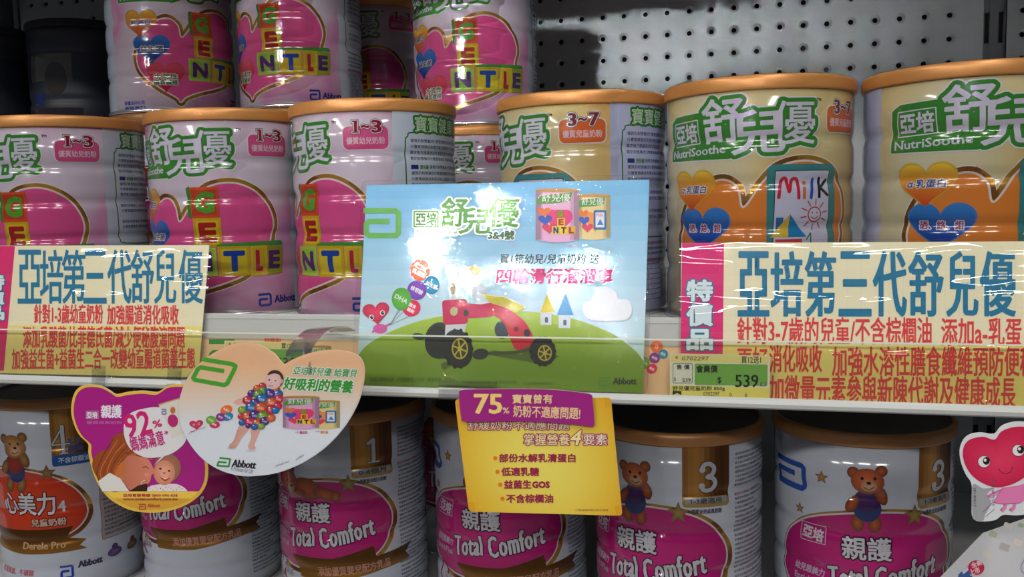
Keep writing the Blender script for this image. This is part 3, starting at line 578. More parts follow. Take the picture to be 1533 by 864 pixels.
# price rail clipped on the middle shelf front
ZB = CZ - .1245; ZTOP = CZ - .0835
rail = thing('price_rail', 'clear-fronted price rail running along the shelf edge, holding the signs', 'price rail', (0, YF, ZB))
yb = lambda y: y - YF
profile_x('rail_back', [(yb(.5535), .0015), (yb(.5535), .050), (yb(.5525), .051), (yb(.5515), .050), (yb(.5515), .0015)], X0, X1, M_LIP, rail)
profile_x('bottom_lip', [(yb(.5535), .0), (yb(.5535), .0035), (yb(.541), .0035), (yb(.5405), .0062), (yb(.5385), .0068), (yb(.5368), .0058), (yb(.5358), .0035), (yb(.5362), .0012), (yb(.538), .0)], X0, X1, M_LIP, rail)
profile_x('top_bead', [(yb(.5535), .050), (yb(.5535), .0535), (yb(.5515), .0525), (yb(.5512), .0500)], X0, X1, M_LIP, rail)
profile_x('clear_cover', [(yb(.5398), .0055), (yb(.5398), ZTOP - ZB), (yb(.5390), ZTOP - ZB), (yb(.5390), .0055)], X0, X1, M_RAILCLEAR, rail)
profile_x('cover_edge', [(yb(.5400), ZTOP - ZB), (yb(.5400), ZTOP - ZB + .0009), (yb(.5388), ZTOP - ZB + .0009), (yb(.5388), ZTOP - ZB)], X0, X1, mat('polished_clear_edge', (226, 228, 214), .15, coat=.5), rail)

# ------------------------------------------------------------------ flat printed things
class Plane:      # an inclined card plane; photo directions are intersected with it once to find real sizes
    def __init__(s, px, py, Y, tilt=0, yaw=0):
        s.o = atY(px, py, Y); ti, ya = math.radians(tilt), math.radians(yaw)
        s.rot = (-ti, 0, ya); Mx = Matrix.Rotation(ya, 3, 'Z') @ Matrix.Rotation(-ti, 3, 'X')
        s.M = Mx; s.n = np.array(Mx @ Vector((0, 1, 0))); s.ex = np.array(Mx @ Vector((1, 0, 0))); s.ez = np.array(Mx @ Vector((0, 0, 1)))
    def loc(s, P):      # (n,2) pixels to local x,z metres
        P = np.asarray(P, float).reshape(-1, 2); D = ((P[:, :1] - 766.5) / FPX) * ROT[0] + ((P[:, 1:] - 432) / FPX) * ROT[1] + ROT[2]
        o = np.array([s.o.x, s.o.y, s.o.z - CZ]); t = (o @ s.n) / (D @ s.n); X = D * t[:, None] - o; return np.stack([X @ s.ex, X @ s.ez], 1)
def flat(name, label, cat, pl, art, outline, thick=.0006, cardmat=None, sleeve=None, printmat=None, group=None, zoff=0, dz=.00007, sleevemat=None):
    t = thing(name, label, cat, pl.o, 0, group, rot=pl.rot)
    L = pl.loc(outline); n = len(L)
    tess = tessellate_polygon([[Vector((a, b, 0)) for a, b in L]])
    V = [(a, 0, b) for a, b in L] + [(a, thick, b) for a, b in L]
    F = [tuple(q) for q in tess] + [tuple(i + n for i in q[::-1]) for q in tess] + [(i, (i + 1) % n, (i + 1) % n + n, i + n) for i in range(n)]
    me = mesh('card', V, F); cd = new_obj('card', me, t, [cardmat or M_CARD])
    import bmesh
    bm = bmesh.new(); bm.from_mesh(me); bmesh.ops.recalc_face_normals(bm, faces=bm.faces); bm.to_mesh(me); bm.free()
    T = art.soup(); xz = pl.loc(T[:, :, :2].reshape(-1, 2)).reshape(-1, 3, 2)
    T = T.copy(); P = np.stack([xz[:, :, 0], -.00005 - dz * T[:, :, 5], xz[:, :, 1]], 2)
    a_, b_ = P[:, 1] - P[:, 0], P[:, 2] - P[:, 0]; ny = a_[:, 2] * b_[:, 0] - a_[:, 0] * b_[:, 2]; fl = ny > 0; P[fl] = P[fl][:, ::-1]; T[fl] = T[fl][:, ::-1]
    N = np.zeros_like(P); N[:, :, 1] = -1
    pm = soup_mesh('print', T, P, N); pm.materials.append(printmat or M_PAPER); pm.materials.append(M_FOIL); pr = new_obj('printed_face', pm, cd)
    print(name, 'print tris', len(T))
    if sleeve:
        S_ = pl.loc(sleeve); k = len(S_); yy = -.0011
        V = [(a, yy, b) for a, b in S_]; new_obj('clear_sleeve', mesh('sleeve', V, [tuple(range(k))]), t, [sleevemat or M_SLEEVE])
        E_ = []; Fq = []
        c0 = S_.mean(0)
        inn = c0 + (S_ - c0) * .994
        V = [(a, yy - .0002, b) for a, b in S_] + [(a, yy - .0002, b) for a, b in inn]
        new_obj('sealed_edge', mesh('edge', V, [(i, (i + 1) % k, (i + 1) % k + k, i + k) for i in range(k)]), t, [M_ARM])
    return t
def rr_px(c, r_=6, n=5):      # rounded corners on a quad given as four pixels
    out = []
    for i in range(len(c)):
        p, a, b = np.array(c[i], float), np.array(c[i - 1], float), np.array(c[(i + 1) % len(c)], float)
        u_ = (a - p) / np.hypot(*(a - p)); v_ = (b - p) / np.hypot(*(b - p)); s0, s1 = p + u_ * r_, p + v_ * r_
        for k in range(n + 1): t = k / n; out.append(tuple(s0 * (1 - t) ** 2 + 2 * p * t * (1 - t) + s1 * t * t))
    return out
def minican(a, x0, y0, x1, y1, pink=True, z=5):
    W, H = x1 - x0, y1 - y0; X = lambda u: x0 + u * W; Y = lambda v: y0 + v * H
    bc = (222, 170, 205) if pink else (226, 206, 140); dk = tuple(c * .72 for c in bc)
    body = [(x0, Y(.05)), (x0, Y(.95))] + [(X(k / 8), Y(.95) + H * .05 * math.sin(math.pi * k / 8)) for k in range(9)] + [(x1, Y(.05))]
    a.poly(body, bc, z)
    for k, c in ((0, dk), (.88, dk), (.08, tuple(c * .87 for c in bc)), (.8, tuple(c * .87 for c in bc))): a.rect(X(k), Y(.06), X(k + .12 if k != .08 and k != .8 else k + .08), Y(.95), c, z + .2)
    a.ell(X(.5), Y(.04), W / 2, H * .035, (190, 150, 90), z + .4); a.rect(x0, Y(.035), x1, Y(.08), (176, 130, 70), z + .4)
    a.poly([(X(.02), Y(.22)), (X(.1), Y(.14)), (X(.85), Y(.08)), (X(.8), Y(.24)), (X(.5), Y(.28)), (X(.02), Y(.30))], (90, 150, 70), z + .8); a.text('舒兒優', X(.14), Y(.1), X(.8), Y(.25), (230, 236, 228), z + 1.4)
    a.poly(heartpts(X(.55), Y(.62), W * .62, H * .45, -1), (230, 60, 120) if pink else (236, 150, 60), z + .8)
    a.poly(heartpts(X(.2), Y(.45), W * .3, H * .18, -1), (226, 120, 60), z + 1.2); a.poly(heartpts(X(.22), Y(.6), W * .32, H * .2, -1), (60, 90, 190), z + 1.3); a.poly(heartpts(X(.32), Y(.75), W * .34, H * .2, -1), (220, 60, 90), z + 1.2)
    if pink:
        for ch, xx, yy, c, tc in (('G', .48, .4, (200, 90, 50), (90, 170, 60)), ('E', .5, .55, (230, 190, 40), (180, 40, 40)), ('N', .38, .7, (210, 200, 70), (60, 40, 110)), ('T', .56, .7, (240, 200, 50), (30, 30, 60)), ('L', .74, .7, (220, 170, 40), (160, 40, 60))):
            a.rect(X(xx), Y(yy), X(xx + .18), Y(yy + .15), c, z + 1.6); a.text(ch, X(xx + .04), Y(yy + .025), X(xx + .14), Y(yy + .125), tc, z + 2, bold=W * .01)
    else: a.rrect(X(.5), Y(.36), X(.88), Y(.78), W * .04, (50, 110, 160), z + 1.6); a.rect(X(.56), Y(.41), X(.82), Y(.73), (226, 226, 236), z + 1.8); a.text('Milk', X(.58), Y(.43), X(.8), Y(.5), (200, 50, 60), z + 2); a.poly([(X(.6), Y(.68)), (X(.8), Y(.68)), (X(.7), Y(.55))], (60, 130, 200), z + 2)
def balloons(a, L, z=4):
    for cx, cy, rx, ry, rt, col, tx, (tw, th) in L:
        a.ell(cx, cy, rx, ry, col, z, rt, tuple(min(255, c * 1.12 + 8) for c in col), n=26); rows_ = tx.split('\n')
        for i, q in enumerate(rows_):
            dy = (i - (len(rows_) - 1) / 2) * th * 1.25; ang = -28 if rt < 0 or True else 0; sx = math.sin(math.radians(28)) * dy
            a.text(q, cx - tw / 2 - sx * .8, cy - th / 2 + dy, cx + tw / 2 - sx * .8, cy + th / 2 + dy, (242, 238, 240), z + 1, bold=th * .03, rot=-28)
        z += .35
def heart_face(a, cx, cy, w_, h_, z=4, tilt=0, col=(226, 50, 92)):
    a.fan(heartpts(cx, cy, w_, h_, -1, tilt=tilt), (cx, cy - h_ * .1), tuple(c * .86 for c in col), tuple(min(255, c * 1.08 + 4) for c in col), z)

# --- centre sign: blue sky, green hill, toy car
PC = Plane(750, 590, .5428, 8)
a = Art(True).xf(530, 250, 2.4696)
B = lambda x, y: (530 + x / 2.4696, 250 + y / 2.4696)
cs = [B(47, 68), B(1092, 47), B(1068, 836), B(8, 806)]
sky0, sky1 = (104, 178, 222), (196, 226, 236)
for i in range(14):
    t0, t1 = i / 14, (i + 1) / 14; k = (i + .5) / 14
    L0 = lambda t: (47 - 39 * t, 68 + 738 * t); R0 = lambda t: (1092 - 24 * t, 47 + 789 * t)
    a.tris([L0(t0), R0(t0), R0(t1), L0(t1)], [(0, 1, 2), (0, 2, 3)], tuple(p + (q - p) * min(1, k * 1.5) for p, q in zip(sky0, sky1)), 0)
hill = spline([(12, 700), (60, 650), (160, 598), (280, 560), (420, 540), (560, 532), (700, 540), (840, 570), (960, 620), (1040, 680), (1071, 720)], 6, False) + [(1068, 836), (8, 806)]
a.poly(hill, lambda x, y: tuple(p + (q - p) * min(1, max(0, (y - 540) / 220)) for p, q in zip((176, 206, 76), (112, 152, 26))), 1)
# emblem, name
abbott_a(a, 36, 152, 174, 264, (96, 176, 74), 3, wd=20); a.xf(530, 250, 2.4696)
a.rrect(216, 158, 318, 228, 6, (236, 240, 240), 2); a.rrect(220, 162, 314, 224, 5, (110, 176, 90), 3); a.rrect(226, 168, 308, 218, 4, (226, 236, 232), 3.4); a.text('亞培', 230, 170, 306, 216, (84, 150, 64), 4, bold=1.6)
for ch, x0, y0, x1, y1 in (('舒', 324, 116, 420, 220), ('兒', 392, 152, 505, 246), ('優', 500, 116, 610, 222)): a.text(ch, x0, y0, x1, y1, (96, 166, 76), 6, bold=2.2, shear=.08, outline=[(6, (232, 240, 244)), (8, (150, 200, 160))])
a.rrect(224, 228, 384, 256, 8, (214, 232, 240), 2.4); a.text('NutriSoothe', 232, 232, 380, 252, (140, 150, 150), 4, nibx=.4); a.text('3&4號', 498, 236, 592, 268, (70, 120, 70), 6, bold=1.6, shear=.1, outline=[(4, (226, 236, 244))])
minican(a, 824, 98, 948, 270, False, 4); minican(a, 672, 78, 832, 280, True, 7.5); a.text('1-3歲適用', 780, 286, 830, 298, (190, 150, 190), 4)
a.text('買1箱幼兒/兒童奶粉 送', 540, 322, 906, 358, (52, 66, 80), 5, bold=.5, shear=.12); a.text('四輪滑行溜溜車', 530, 376, 956, 430, (222, 60, 130), 6, bold=2.2, shear=.1)
# cloud, houses
a.poly([(x + 4, y + 5) for x, y in spline([(848, 540), (850, 505), (880, 490), (892, 452), (930, 442), (966, 462), (978, 488), (1012, 492), (1028, 525), (1015, 558), (980, 568), (880, 566)], 6)], (166, 190, 204), 3); a.poly(spline([(848, 540), (850, 505), (880, 490), (892, 452), (930, 442), (966, 462), (978, 488), (1012, 492), (1028, 525), (1015, 558), (980, 568), (880, 566)], 6), (226, 232, 240), 4)
a.rect(690, 538, 730, 584, (206, 216, 220), 3); a.poly([(714, 470), (688, 540), (742, 536)], (226, 214, 70), 4); a.rrect(706, 555, 718, 576, 4, (90, 110, 110), 4)
a.rect(757, 545, 800, 596, (206, 222, 226), 3); a.poly([(782, 466), (750, 548), (812, 548)], (60, 160, 220), 4); a.rrect(774, 565, 786, 586, 4, (80, 110, 120), 4)
# heart balloons
for e in ((186, 505), (214, 440), (236, 480), (208, 550)): a.stroke([(133, 585), e], 1.4, (120, 130, 130), 3)
a.ell(97, 598, 26, 18, (214, 90, 160), 3); a.stroke([(70, 610), (84, 596)], 7, (214, 90, 160), 3); a.stroke([(112, 592), (134, 580)], 7, (214, 90, 160), 3); heart_face(a, 84, 545, 100, 84, 5, 8)
for ex, ey in ((66, 556), (106, 540)): a.ell(ex, ey, 9, 10, (240, 240, 240), 6); a.ell(ex + 1, ey, 6, 7, (30, 26, 30), 7); a.ell(ex + 3, ey - 2, 2, 2, (240, 240, 240), 8)
a.stroke(spline([(86, 566), (94, 571), (104, 564)], 4, False), 1.6, (160, 20, 60), 7)
balloons(a, [(244, 382, 38, 40, 0, (232, 100, 60), 'α\n乳蛋白', (50, 17)), (287, 437, 30, 34, 0, (30, 140, 190), '益生菌', (44, 15)), (233, 456, 36, 36, 0, (116, 62, 176), '核苷酸', (48, 16)), (214, 522, 33, 30, 30, (224, 40, 84), '膳食\n纖維', (28, 14)), (176, 488, 36, 42, 0, (80, 170, 50), 'DHA', (50, 16))], 4)
# toy car
blk, tyre = (44, 48, 50), (34, 38, 40)
a.poly([(320, 730), (378, 700), (420, 724), (400, 742), (360, 736), (330, 752)], (84, 108, 30), 2); a.poly([(470, 690), (520, 678), (620, 694), (640, 660), (760, 700), (700, 730), (560, 706)], (88, 114, 36), 2)
a.ell(240, 627, 26, 12, blk, 3, -8); a.ell(318, 642, 56, 68, (52, 56, 58), 3); a.ell(306, 648, 44, 60, tyre, 3.3)
a.poly([(340, 570), (336, 626), (400, 640), (420, 570)], (206, 208, 210), 3.6)
a.rrect(328, 490, 420, 582, 12, (206, 36, 84), 5, rot=3); a.poly([(330, 498), (470, 508), (520, 500), (540, 540), (500, 556), (420, 560), (334, 566)], (206, 36, 84), 5)
a.ell(370, 534, 14, 16, (190, 176, 130), 6); a.ell(415, 540, 10, 12, (60, 50, 54), 6)
a.poly([(370, 370), (346, 372), (352, 500), (386, 504), (392, 430)], (206, 212, 220), 3.4); a.ell(366, 450, 10, 22, (170, 160, 130), 4); a.ell(362, 380, 26, 20, (214, 222, 228), 4); a.ell(450, 382, 26, 16, (196, 170, 80), 4, -20)
a.poly([(400, 360), (440, 380), (520, 500), (470, 512), (390, 430)], (200, 214, 224), 3.2); a.poly([(470, 470), (560, 480), (640, 520), (600, 540), (500, 500)], (200, 190, 60), 5.4)
a.poly(spline([(500, 508), (560, 520), (620, 560), (650, 600), (664, 640), (640, 668), (600, 676), (580, 640), (556, 580), (520, 552), (480, 545)], 5), (206, 36, 60), 5.8); a.ell(640, 614, 12, 14, (50, 40, 46), 6.4); a.ell(600, 600, 9, 9, (120, 24, 40), 6.4)
a.ell(548, 602, 28, 34, (56, 66, 78), 3.2)
a.stroke([(500, 690), (600, 686), (660, 672)], 12, (70, 84, 40), 4); a.ell(468, 692, 30, 20, blk, 4.4, 10)
def wheel(cx, cy, rx, ry, hx, hy, z):
    a.ell(cx, cy, rx, ry, tyre, z, 12, n=30); 
    for k in range(14): t = k * math.pi / 7; a.ell(cx + rx * .93 * math.cos(t), cy + ry * .93 * math.sin(t), rx * .13, ry * .13, (26, 28, 30), z + .2, n=8)
    a.ell(hx, hy, rx * .55, ry * .55, (196, 180, 60), z + .5); a.ell(hx, hy, rx * .46, ry * .46, (60, 66, 40), z + .8)
    for k in range(6): t = k * math.pi / 3 + .3; a.stroke([(hx, hy), (hx + rx * .46 * math.cos(t), hy + ry * .46 * math.sin(t))], rx * .1, (206, 190, 70), z + 1)
    a.ell(hx, hy, rx * .14, ry * .14, (206, 190, 70), z + 1.2)
wheel(384, 672, 55, 72, 392, 672, 5); wheel(698, 682, 48, 54, 706, 688, 6.4)
a.text('贈品以實物為準．活動期間至２０年．數量有限．送完為止', 60, 778, 384, 794, (70, 96, 30), 3); a.text('兌換辦法請洽服務人員或來電詢問', 400, 790, 600, 802, (76, 100, 36), 3); a.text('本公司保留活動變更權利', 625, 796, 735, 806, (76, 100, 36), 3)
abbott_a(a, 904, 778, 950, 810, (90, 150, 60), 3); a.text('Abbott', 958, 780, 1044, 804, (50, 60, 50), 4, bold=.6, nibx=1)
flat('promotion_sign', 'laminated blue and green sign showing a red toy car, centre of the rail', 'sign', PC, a, rr_px(cs, 2), sleeve=rr_px([B(32, 52), B(1112, 28), B(1086, 840), B(-8, 810)], 9))
# --- right sign
PR = Plane(1270, 606, .5462, 3)
a = Art(True).xf(0, 0, 1)
CREAM, BLUE, RED = (240, 232, 196), (36, 122, 160), (226, 62, 66)
a.poly([(1021, 364), (1600, 361), (1600, 616), (1020, 598)], CREAM, 0); a.poly([(1019, 516), (1600, 518), (1600, 616), (1020, 598)], (240, 224, 130), .5); a.poly([(1021, 364), (1084, 364), (1082, 530), (1019, 530)], (226, 40, 120), 1)
for ch, y0, y1 in (('特', 420, 450), ('價', 457, 487), ('品', 494, 523)): a.text(ch, 1029, y0, 1066, y1, (222, 236, 240), 4, bold=1.5, outline=[(1.9, (20, 120, 150))])
def title(a, xs, y0, y1, dy=0):
    for ch, (xa, xb) in zip('亞培第三代舒兒優', xs): a.text(ch, xa, y0, xb, y1, BLUE, 3, bold=.9, nibx=.9, res=3)
title(a, [(1106, 1150), (1155, 1201), (1206, 1250), (1257, 1303), (1308, 1356), (1361, 1411), (1418, 1463), (1468, 1519)], 377, 473)
a.text('針對3-7歲的兒童/不含棕櫚油', 1104, 475, 1394, 515, RED, 3, bold=.5); a.text('添加a-乳蛋白', 1409, 476, 1552, 518, RED, 3, bold=.5)
a.text('更好', 1104, 520, 1149, 560, RED, 3, bold=.5); a.text('消化吸收', 1152, 517, 1230, 557, RED, 3, bold=.6); a.text('加強水溶性膳食纖維預防便秘', 1246, 519, 1549, 563, RED, 3, bold=.6)
a.text('加微量元素參與新陳代謝及健康成長', 1152, 563, 1520, 609, RED, 3, bold=.6, rot=-.5)
for k in range(22): a.rect(1100 + k * 21, 366, 1100.4 + k * 21, 516, (226, 218, 186), .2)
flat('promotion_sign', 'wide cream and yellow special-offer sign with magenta strip, at the right', 'sign', PR, a, [(1020, 364), (1600, 361), (1600, 617), (1019, 599)], sleeve=rr_px([(1017, 360), (1604, 356), (1604, 620), (1015, 602)], 3), sleevemat=M_WRINKLE, group='special offer signs')
# --- left sign
PL = Plane(150, 566, .5462, 3)
a = Art(True).xf(0, 240, 2.4)
a.poly([(-160, 308), (752, 306), (712, 780), (-160, 762)], CREAM, 0); a.poly([(-160, 592), (728, 596), (712, 780), (-160, 762)], (240, 226, 140), .5); a.poly([(-160, 308), (54, 308), (14, 756), (-160, 754)], (222, 40, 110), 1)
for ch, y0, y1 in (('特', 390, 440), ('價', 455, 490), ('品', 505, 545)): a.text(ch, -58, y0 + 20, 14, y1 + 26, (222, 236, 240), 4, bold=3, outline=[(4, (20, 120, 150))])
title(a, [(66, 148), (146, 226), (224, 306), (302, 382), (388, 472), (472, 552), (556, 632), (644, 728)], 322, 514)
a.text('針對1-3歲幼童奶粉', 124, 518, 370, 586, RED, 3, bold=1); a.text('加強腸道消化吸收', 386, 520, 642, 590, RED, 3, bold=1)
a.text('添加乳酸菌/比菲德氏菌/減少便秘腹瀉問題', 84, 596, 664, 674, RED, 3, bold=1); a.text('加強益生菌+益菌生二合一改變幼童腸道菌叢生態', 44, 676, 700, 750, RED, 3, bold=1, rot=.3)
flat('promotion_sign', 'cream and yellow special-offer sign with blue heading, at the far left', 'sign', PL, a, [(-66, 368), (313, 367), (297, 565), (-66, 557)], sleeve=rr_px([(-70, 364), (319, 364), (303, 568), (-70, 560)], 3), sleevemat=M_WRINKLE, group='special offer signs')
# --- peach strip behind the signs
PS = Plane(660, 590, .5508, 0)
a = Art(True); a.poly([(285, 505), (1025, 519), (1025, 596), (285, 573)], (240, 200, 160), 0)
abbott_a(a, 313, 508, 356, 552, (60, 150, 70), 2, wd=7); a.text('好吸利', 396, 506, 420, 514, (236, 90, 70), 2, bold=.3)
minican(a, 462, 517, 496, 560, False, 4); minican(a, 428, 511, 464, 560, True, 7)
balloons(a, [(983, 519, 9, 9, 0, (236, 110, 50), 'α', (5, 5)), (993, 530, 7, 7, 0, (40, 140, 180), '益生', (8, 4)), (980, 536, 8, 8, 0, (140, 60, 150), '核苷', (9, 4)), (965, 543, 8, 9, 0, (130, 180, 70), 'DHA', (9, 3.5)), (976, 552, 8, 7, 30, (226, 50, 90), '膳食', (8, 4))], 3)
flat('rail_strip', 'peach printed strip inside the price rail, with a green emblem and balloons', 'strip', PS, a, [(285, 505), (1025, 519), (1025, 596), (285, 573)], thick=.0003)
# --- price tags
def price_tag(ox, oy, s, label, plane, scl=1):
    X = lambda x: ox + x * s; Y = lambda y: oy + y * s + x_sl * 0
    x_sl = 0
    a = Art(True).xf(ox, oy, 1 / s)
    a.poly([(0, 0), (150, 4), (149, 70), (0, 63)], (232, 232, 222), 0); a.poly([(2, 1.5), (148, 5), (148, 15), (2, 13)], (236, 226, 150), 1); a.poly([(1, 48), (149, 52), (148, 69), (1, 61)], (240, 228, 120), 1)
    a.rrect(4, 15, 34, 45, 3, (70, 90, 80), 1.5); a.rrect(4.8, 15.8, 33.2, 44.2, 2.6, (228, 230, 228), 2); a.rrect(37, 16, 146, 48, 2, (120, 178, 84), 2, rot=-.8)
    a.text('0702297', 18, 4.5, 58, 10.5, (90, 96, 80), 3, bold=.05, shear=.1); a.text('買12送1', 107, 4, 136, 15, (60, 66, 60), 3, bold=.1); a.ell(10, 6, 2.2, 2.2, (226, 110, 130), 3)
    a.text('售 價', 10, 16.8, 29, 24, (60, 60, 60), 4, bold=.15); a.text('$', 6, 36, 9, 42, (60, 60, 60), 4); a.text('539', 18.5, 37, 31, 43, (50, 50, 50), 4, nibx=.15)
    a.text('會員價', 39.5, 18, 71, 28.5, (40, 56, 40), 4, bold=.35); a.text('$', 71, 35.5, 77, 45.5, (30, 40, 30), 4, nibx=.2); a.text('539', 98, 32, 132, 50.5, (24, 30, 24), 4, bold=.1, nibx=.35); a.rect(135.5, 43.5, 143, 49, (60, 90, 50), 4); a.text('罐', 136.6, 44, 142, 48.6, (200, 220, 190), 5)
    a.text('舒兒優兒童奶粉 850g', 4, 48.8, 82, 56.6, (60, 60, 50), 4, bold=.1); a.text('0702297', 50, 57.5, 74, 63.4, (60, 60, 50), 4); a.text('0', 89, 59, 92.4, 64.4, (60, 60, 50), 4); a.text('0', 112, 60, 115.4, 65.4, (60, 60, 50), 4)
    a.poly([(4, 56), (17, 56.6), (17, 62.5), (10.5, 59), (4, 62.2)], (40, 46, 40), 4)
    C_ = [(0, 0), (150, 4), (149, 70), (0, 63)]
    flat('price_tag', label, 'price tag', plane, a, [(ox + x * s, oy + y * s) for x, y in C_], thick=.0003, group='price tags')
price_tag(1003, 529, 1, 'white, yellow and green price tag reading 539 below the right sign\'s magenta strip', Plane(1075, 596, .5421, 0))
price_tag(336, 510, .80, 'price tag in the rail mostly covered by the heart-shaped baby card', Plane(400, 560, .5455, 0))

# --- bear-shaped card
def arm(parent_pl, pts3, wid, label=None):
    pass
PB = Plane(210, 670, .522, 0)
HW = lambda x, y: (100 + x / 3.085, 500 + y / 3.085)
outl = [(70, 240), (110, 234), (158, 240), (200, 262), (228, 278), (280, 268), (350, 262), (405, 268), (432, 262), (470, 238), (520, 232), (570, 240), (605, 265), (625, 305), (630, 345), (618, 400), (628, 470), (640, 540), (652, 610), (648, 680), (625, 730), (590, 765), (540, 795), (470, 818), (390, 826), (310, 818), (250, 795), (190, 755), (145, 695), (118, 630), (100, 550), (98, 508), (60, 470), (34, 420), (20, 360), (26, 300), (42, 262)]
ob = spline(outl, 4); a = Art(True).xf(100, 500, 3.085)
a.poly(ob, (226, 186, 70), 0); cen = np.array([330, 540.])
inn = [tuple(np.array(q) + (cen - np.array(q)) / np.hypot(*(cen - np.array(q))) * 14) for q in ob]; a.poly(inn, (168, 26, 128), 1)
bot = [q for q in inn if q[1] > 726]; bot = sorted(bot, key=lambda q: math.atan2(q[1] - 600, q[0] - 375)); a.poly([(610, 727)] + bot + [(160, 727)], lambda x, y: (214, 160, 50) if y > 760 else (240, 200, 80), 2)
a.text('亞培', 94, 360, 142, 388, (226, 220, 232), 3, bold=1.2); a.stroke([(91, 356), (146, 356), (146, 391), (91, 391)], 1.2, (226, 220, 232), 3, closed=True); a.text('親護', 160, 328, 254, 388, (236, 230, 240), 3, bold=1, nibx=1); a.text('優質成長奶粉', 92, 402, 258, 416, (206, 130, 190), 3)
# mother's hair and face, baby
H1, H2, SK, SK2 = (150, 72, 30), (196, 110, 52), (214, 130, 104), (232, 160, 134)
a.poly(spline([(118, 600), (150, 545), (200, 530), (205, 490), (235, 462), (275, 458), (300, 500), (340, 560), (380, 590), (360, 640), (300, 680), (250, 724), (200, 724), (140, 660)], 6), H1, 3)
for k in range(14):
    x = 130 + k * 16; a.stroke(spline([(x + 90, 480 + k * 9), (x + 40, 560 + (k % 3) * 12), (x + 10, 640), (x + 30, 700)], 5, False), 5 - (k % 3), H2 if k % 2 else (120, 52, 24), 3.3)
a.poly(spline([(290, 560), (330, 565), (372, 575), (398, 612), (404, 640), (392, 655), (386, 680), (368, 700), (350, 722), (300, 724), (270, 690), (250, 640), (262, 590)], 6), lambda x, y: tuple(p + (q - p) * min(1, max(0, (x - 270) / 110)) for p, q in zip((190, 110, 84), SK)), 4)
a.stroke(spline([(343, 690), (353, 680), (364, 676)], 5, False), 3, (236, 226, 220), 5.4); a.stroke(spline([(336, 694), (352, 684), (370, 676)], 5, False), 2, (130, 40, 40), 5.2); a.stroke(spline([(352, 618), (368, 612), (378, 622)], 4, False), 3, (90, 40, 26), 5); a.ell(372, 650, 12, 9, (226, 140, 116), 4.6)
a.poly(spline([(255, 590), (275, 610), (262, 660), (250, 700), (230, 690), (225, 640)], 5), H2, 4.4); a.ell(256, 668, 6, 10, (200, 120, 90), 5)
a.poly([(146, 680), (200, 640), (250, 668), (290, 726), (165, 726)], (222, 220, 216), 5); a.poly([(290, 726), (330, 700), (372, 690), (372, 726)], (50, 24, 20), 4.2)
a.poly(spline([(372, 726), (380, 705), (420, 695), (500, 692), (540, 706), (560, 726)], 6, False), (232, 220, 222), 5)
for k in range(14): a.ell(385 + (k * 37) % 160, 703 + (k * 13) % 20, 2.4, 2.4, ((60, 40, 60), (226, 110, 130))[k % 2], 5.4, n=8)
a.ell(468, 618, 62, 66, (150, 98, 76), 4.6, 0, (176, 122, 96)); a.ell(452, 640, 50, 58, (206, 128, 100), 5.2, 0, (236, 174, 146)); a.stroke(spline([(436, 662), (455, 676), (474, 666)], 5, False), 6, (170, 50, 50), 6); a.stroke(spline([(438, 660), (455, 666), (472, 664)], 5, False), 2.4, (240, 220, 214), 6.4)
a.ell(434, 622, 6, 4, (50, 30, 26), 6); a.ell(474, 632, 6, 4, (50, 30, 26), 6); a.ell(452, 642, 7, 6, (200, 110, 90), 6); a.ell(424, 650, 9, 8, (224, 140, 116), 5.8); a.ell(482, 662, 9, 8, (224, 140, 116), 5.8)
# bubble
a.poly(spline([(266, 460), (270, 400), (302, 362), (370, 342), (430, 338), (520, 350), (560, 420), (552, 490), (520, 530), (465, 560), (380, 572), (320, 550), (285, 515)], 6), (222, 220, 222), 6.5); a.poly([(436, 570), (405, 606), (462, 556), (455, 545)], (222, 220, 222), 6.5)
a.poly([(428, 330), (520, 300), (560, 360), (540, 460), (490, 482)], (214, 210, 200), 7); a.stroke([(428, 326), (520, 298)], 6, (200, 160, 90), 7.2); abbott_a(a, 440, 346, 462, 372, (60, 80, 150), 7.4); a.ell(492, 400, 24, 30, (180, 40, 110), 7.4, 10); a.ell(492, 352, 12, 16, (190, 110, 60), 7.6)
a.text('92', 270, 362, 388, 470, (206, 30, 110), 8, bold=3, rot=12); a.text('%', 400, 398, 440, 430, (206, 30, 110), 8, bold=1.4, rot=12); a.text('媽媽滿意', 294, 460, 452, 528, (190, 30, 120), 8, bold=1, rot=13); a.text('*', 454, 446, 470, 464, (190, 30, 120), 8, bold=1)
a.text('亞培育嬰專線 0800-096-838', 262, 738, 512, 752, (170, 60, 70), 4, bold=.5); a.text('www.totalcomfort.com.tw', 262, 756, 514, 768, (150, 50, 60), 4, bold=.8); abbott_a(a, 334, 784, 366, 812, (176, 60, 50), 4); a.text('Abbott', 374, 784, 432, 800, (176, 60, 60), 4, nibx=.8)
pc = ob
bearcard = flat('shelf_wobbler', 'purple bear-shaped card with gold edge and 92%, hanging left below the rail', 'promotional card', PB, a, [HW(*q) for q in ob], printmat=M_GLOSSCARD, group='cut-out shelf cards')
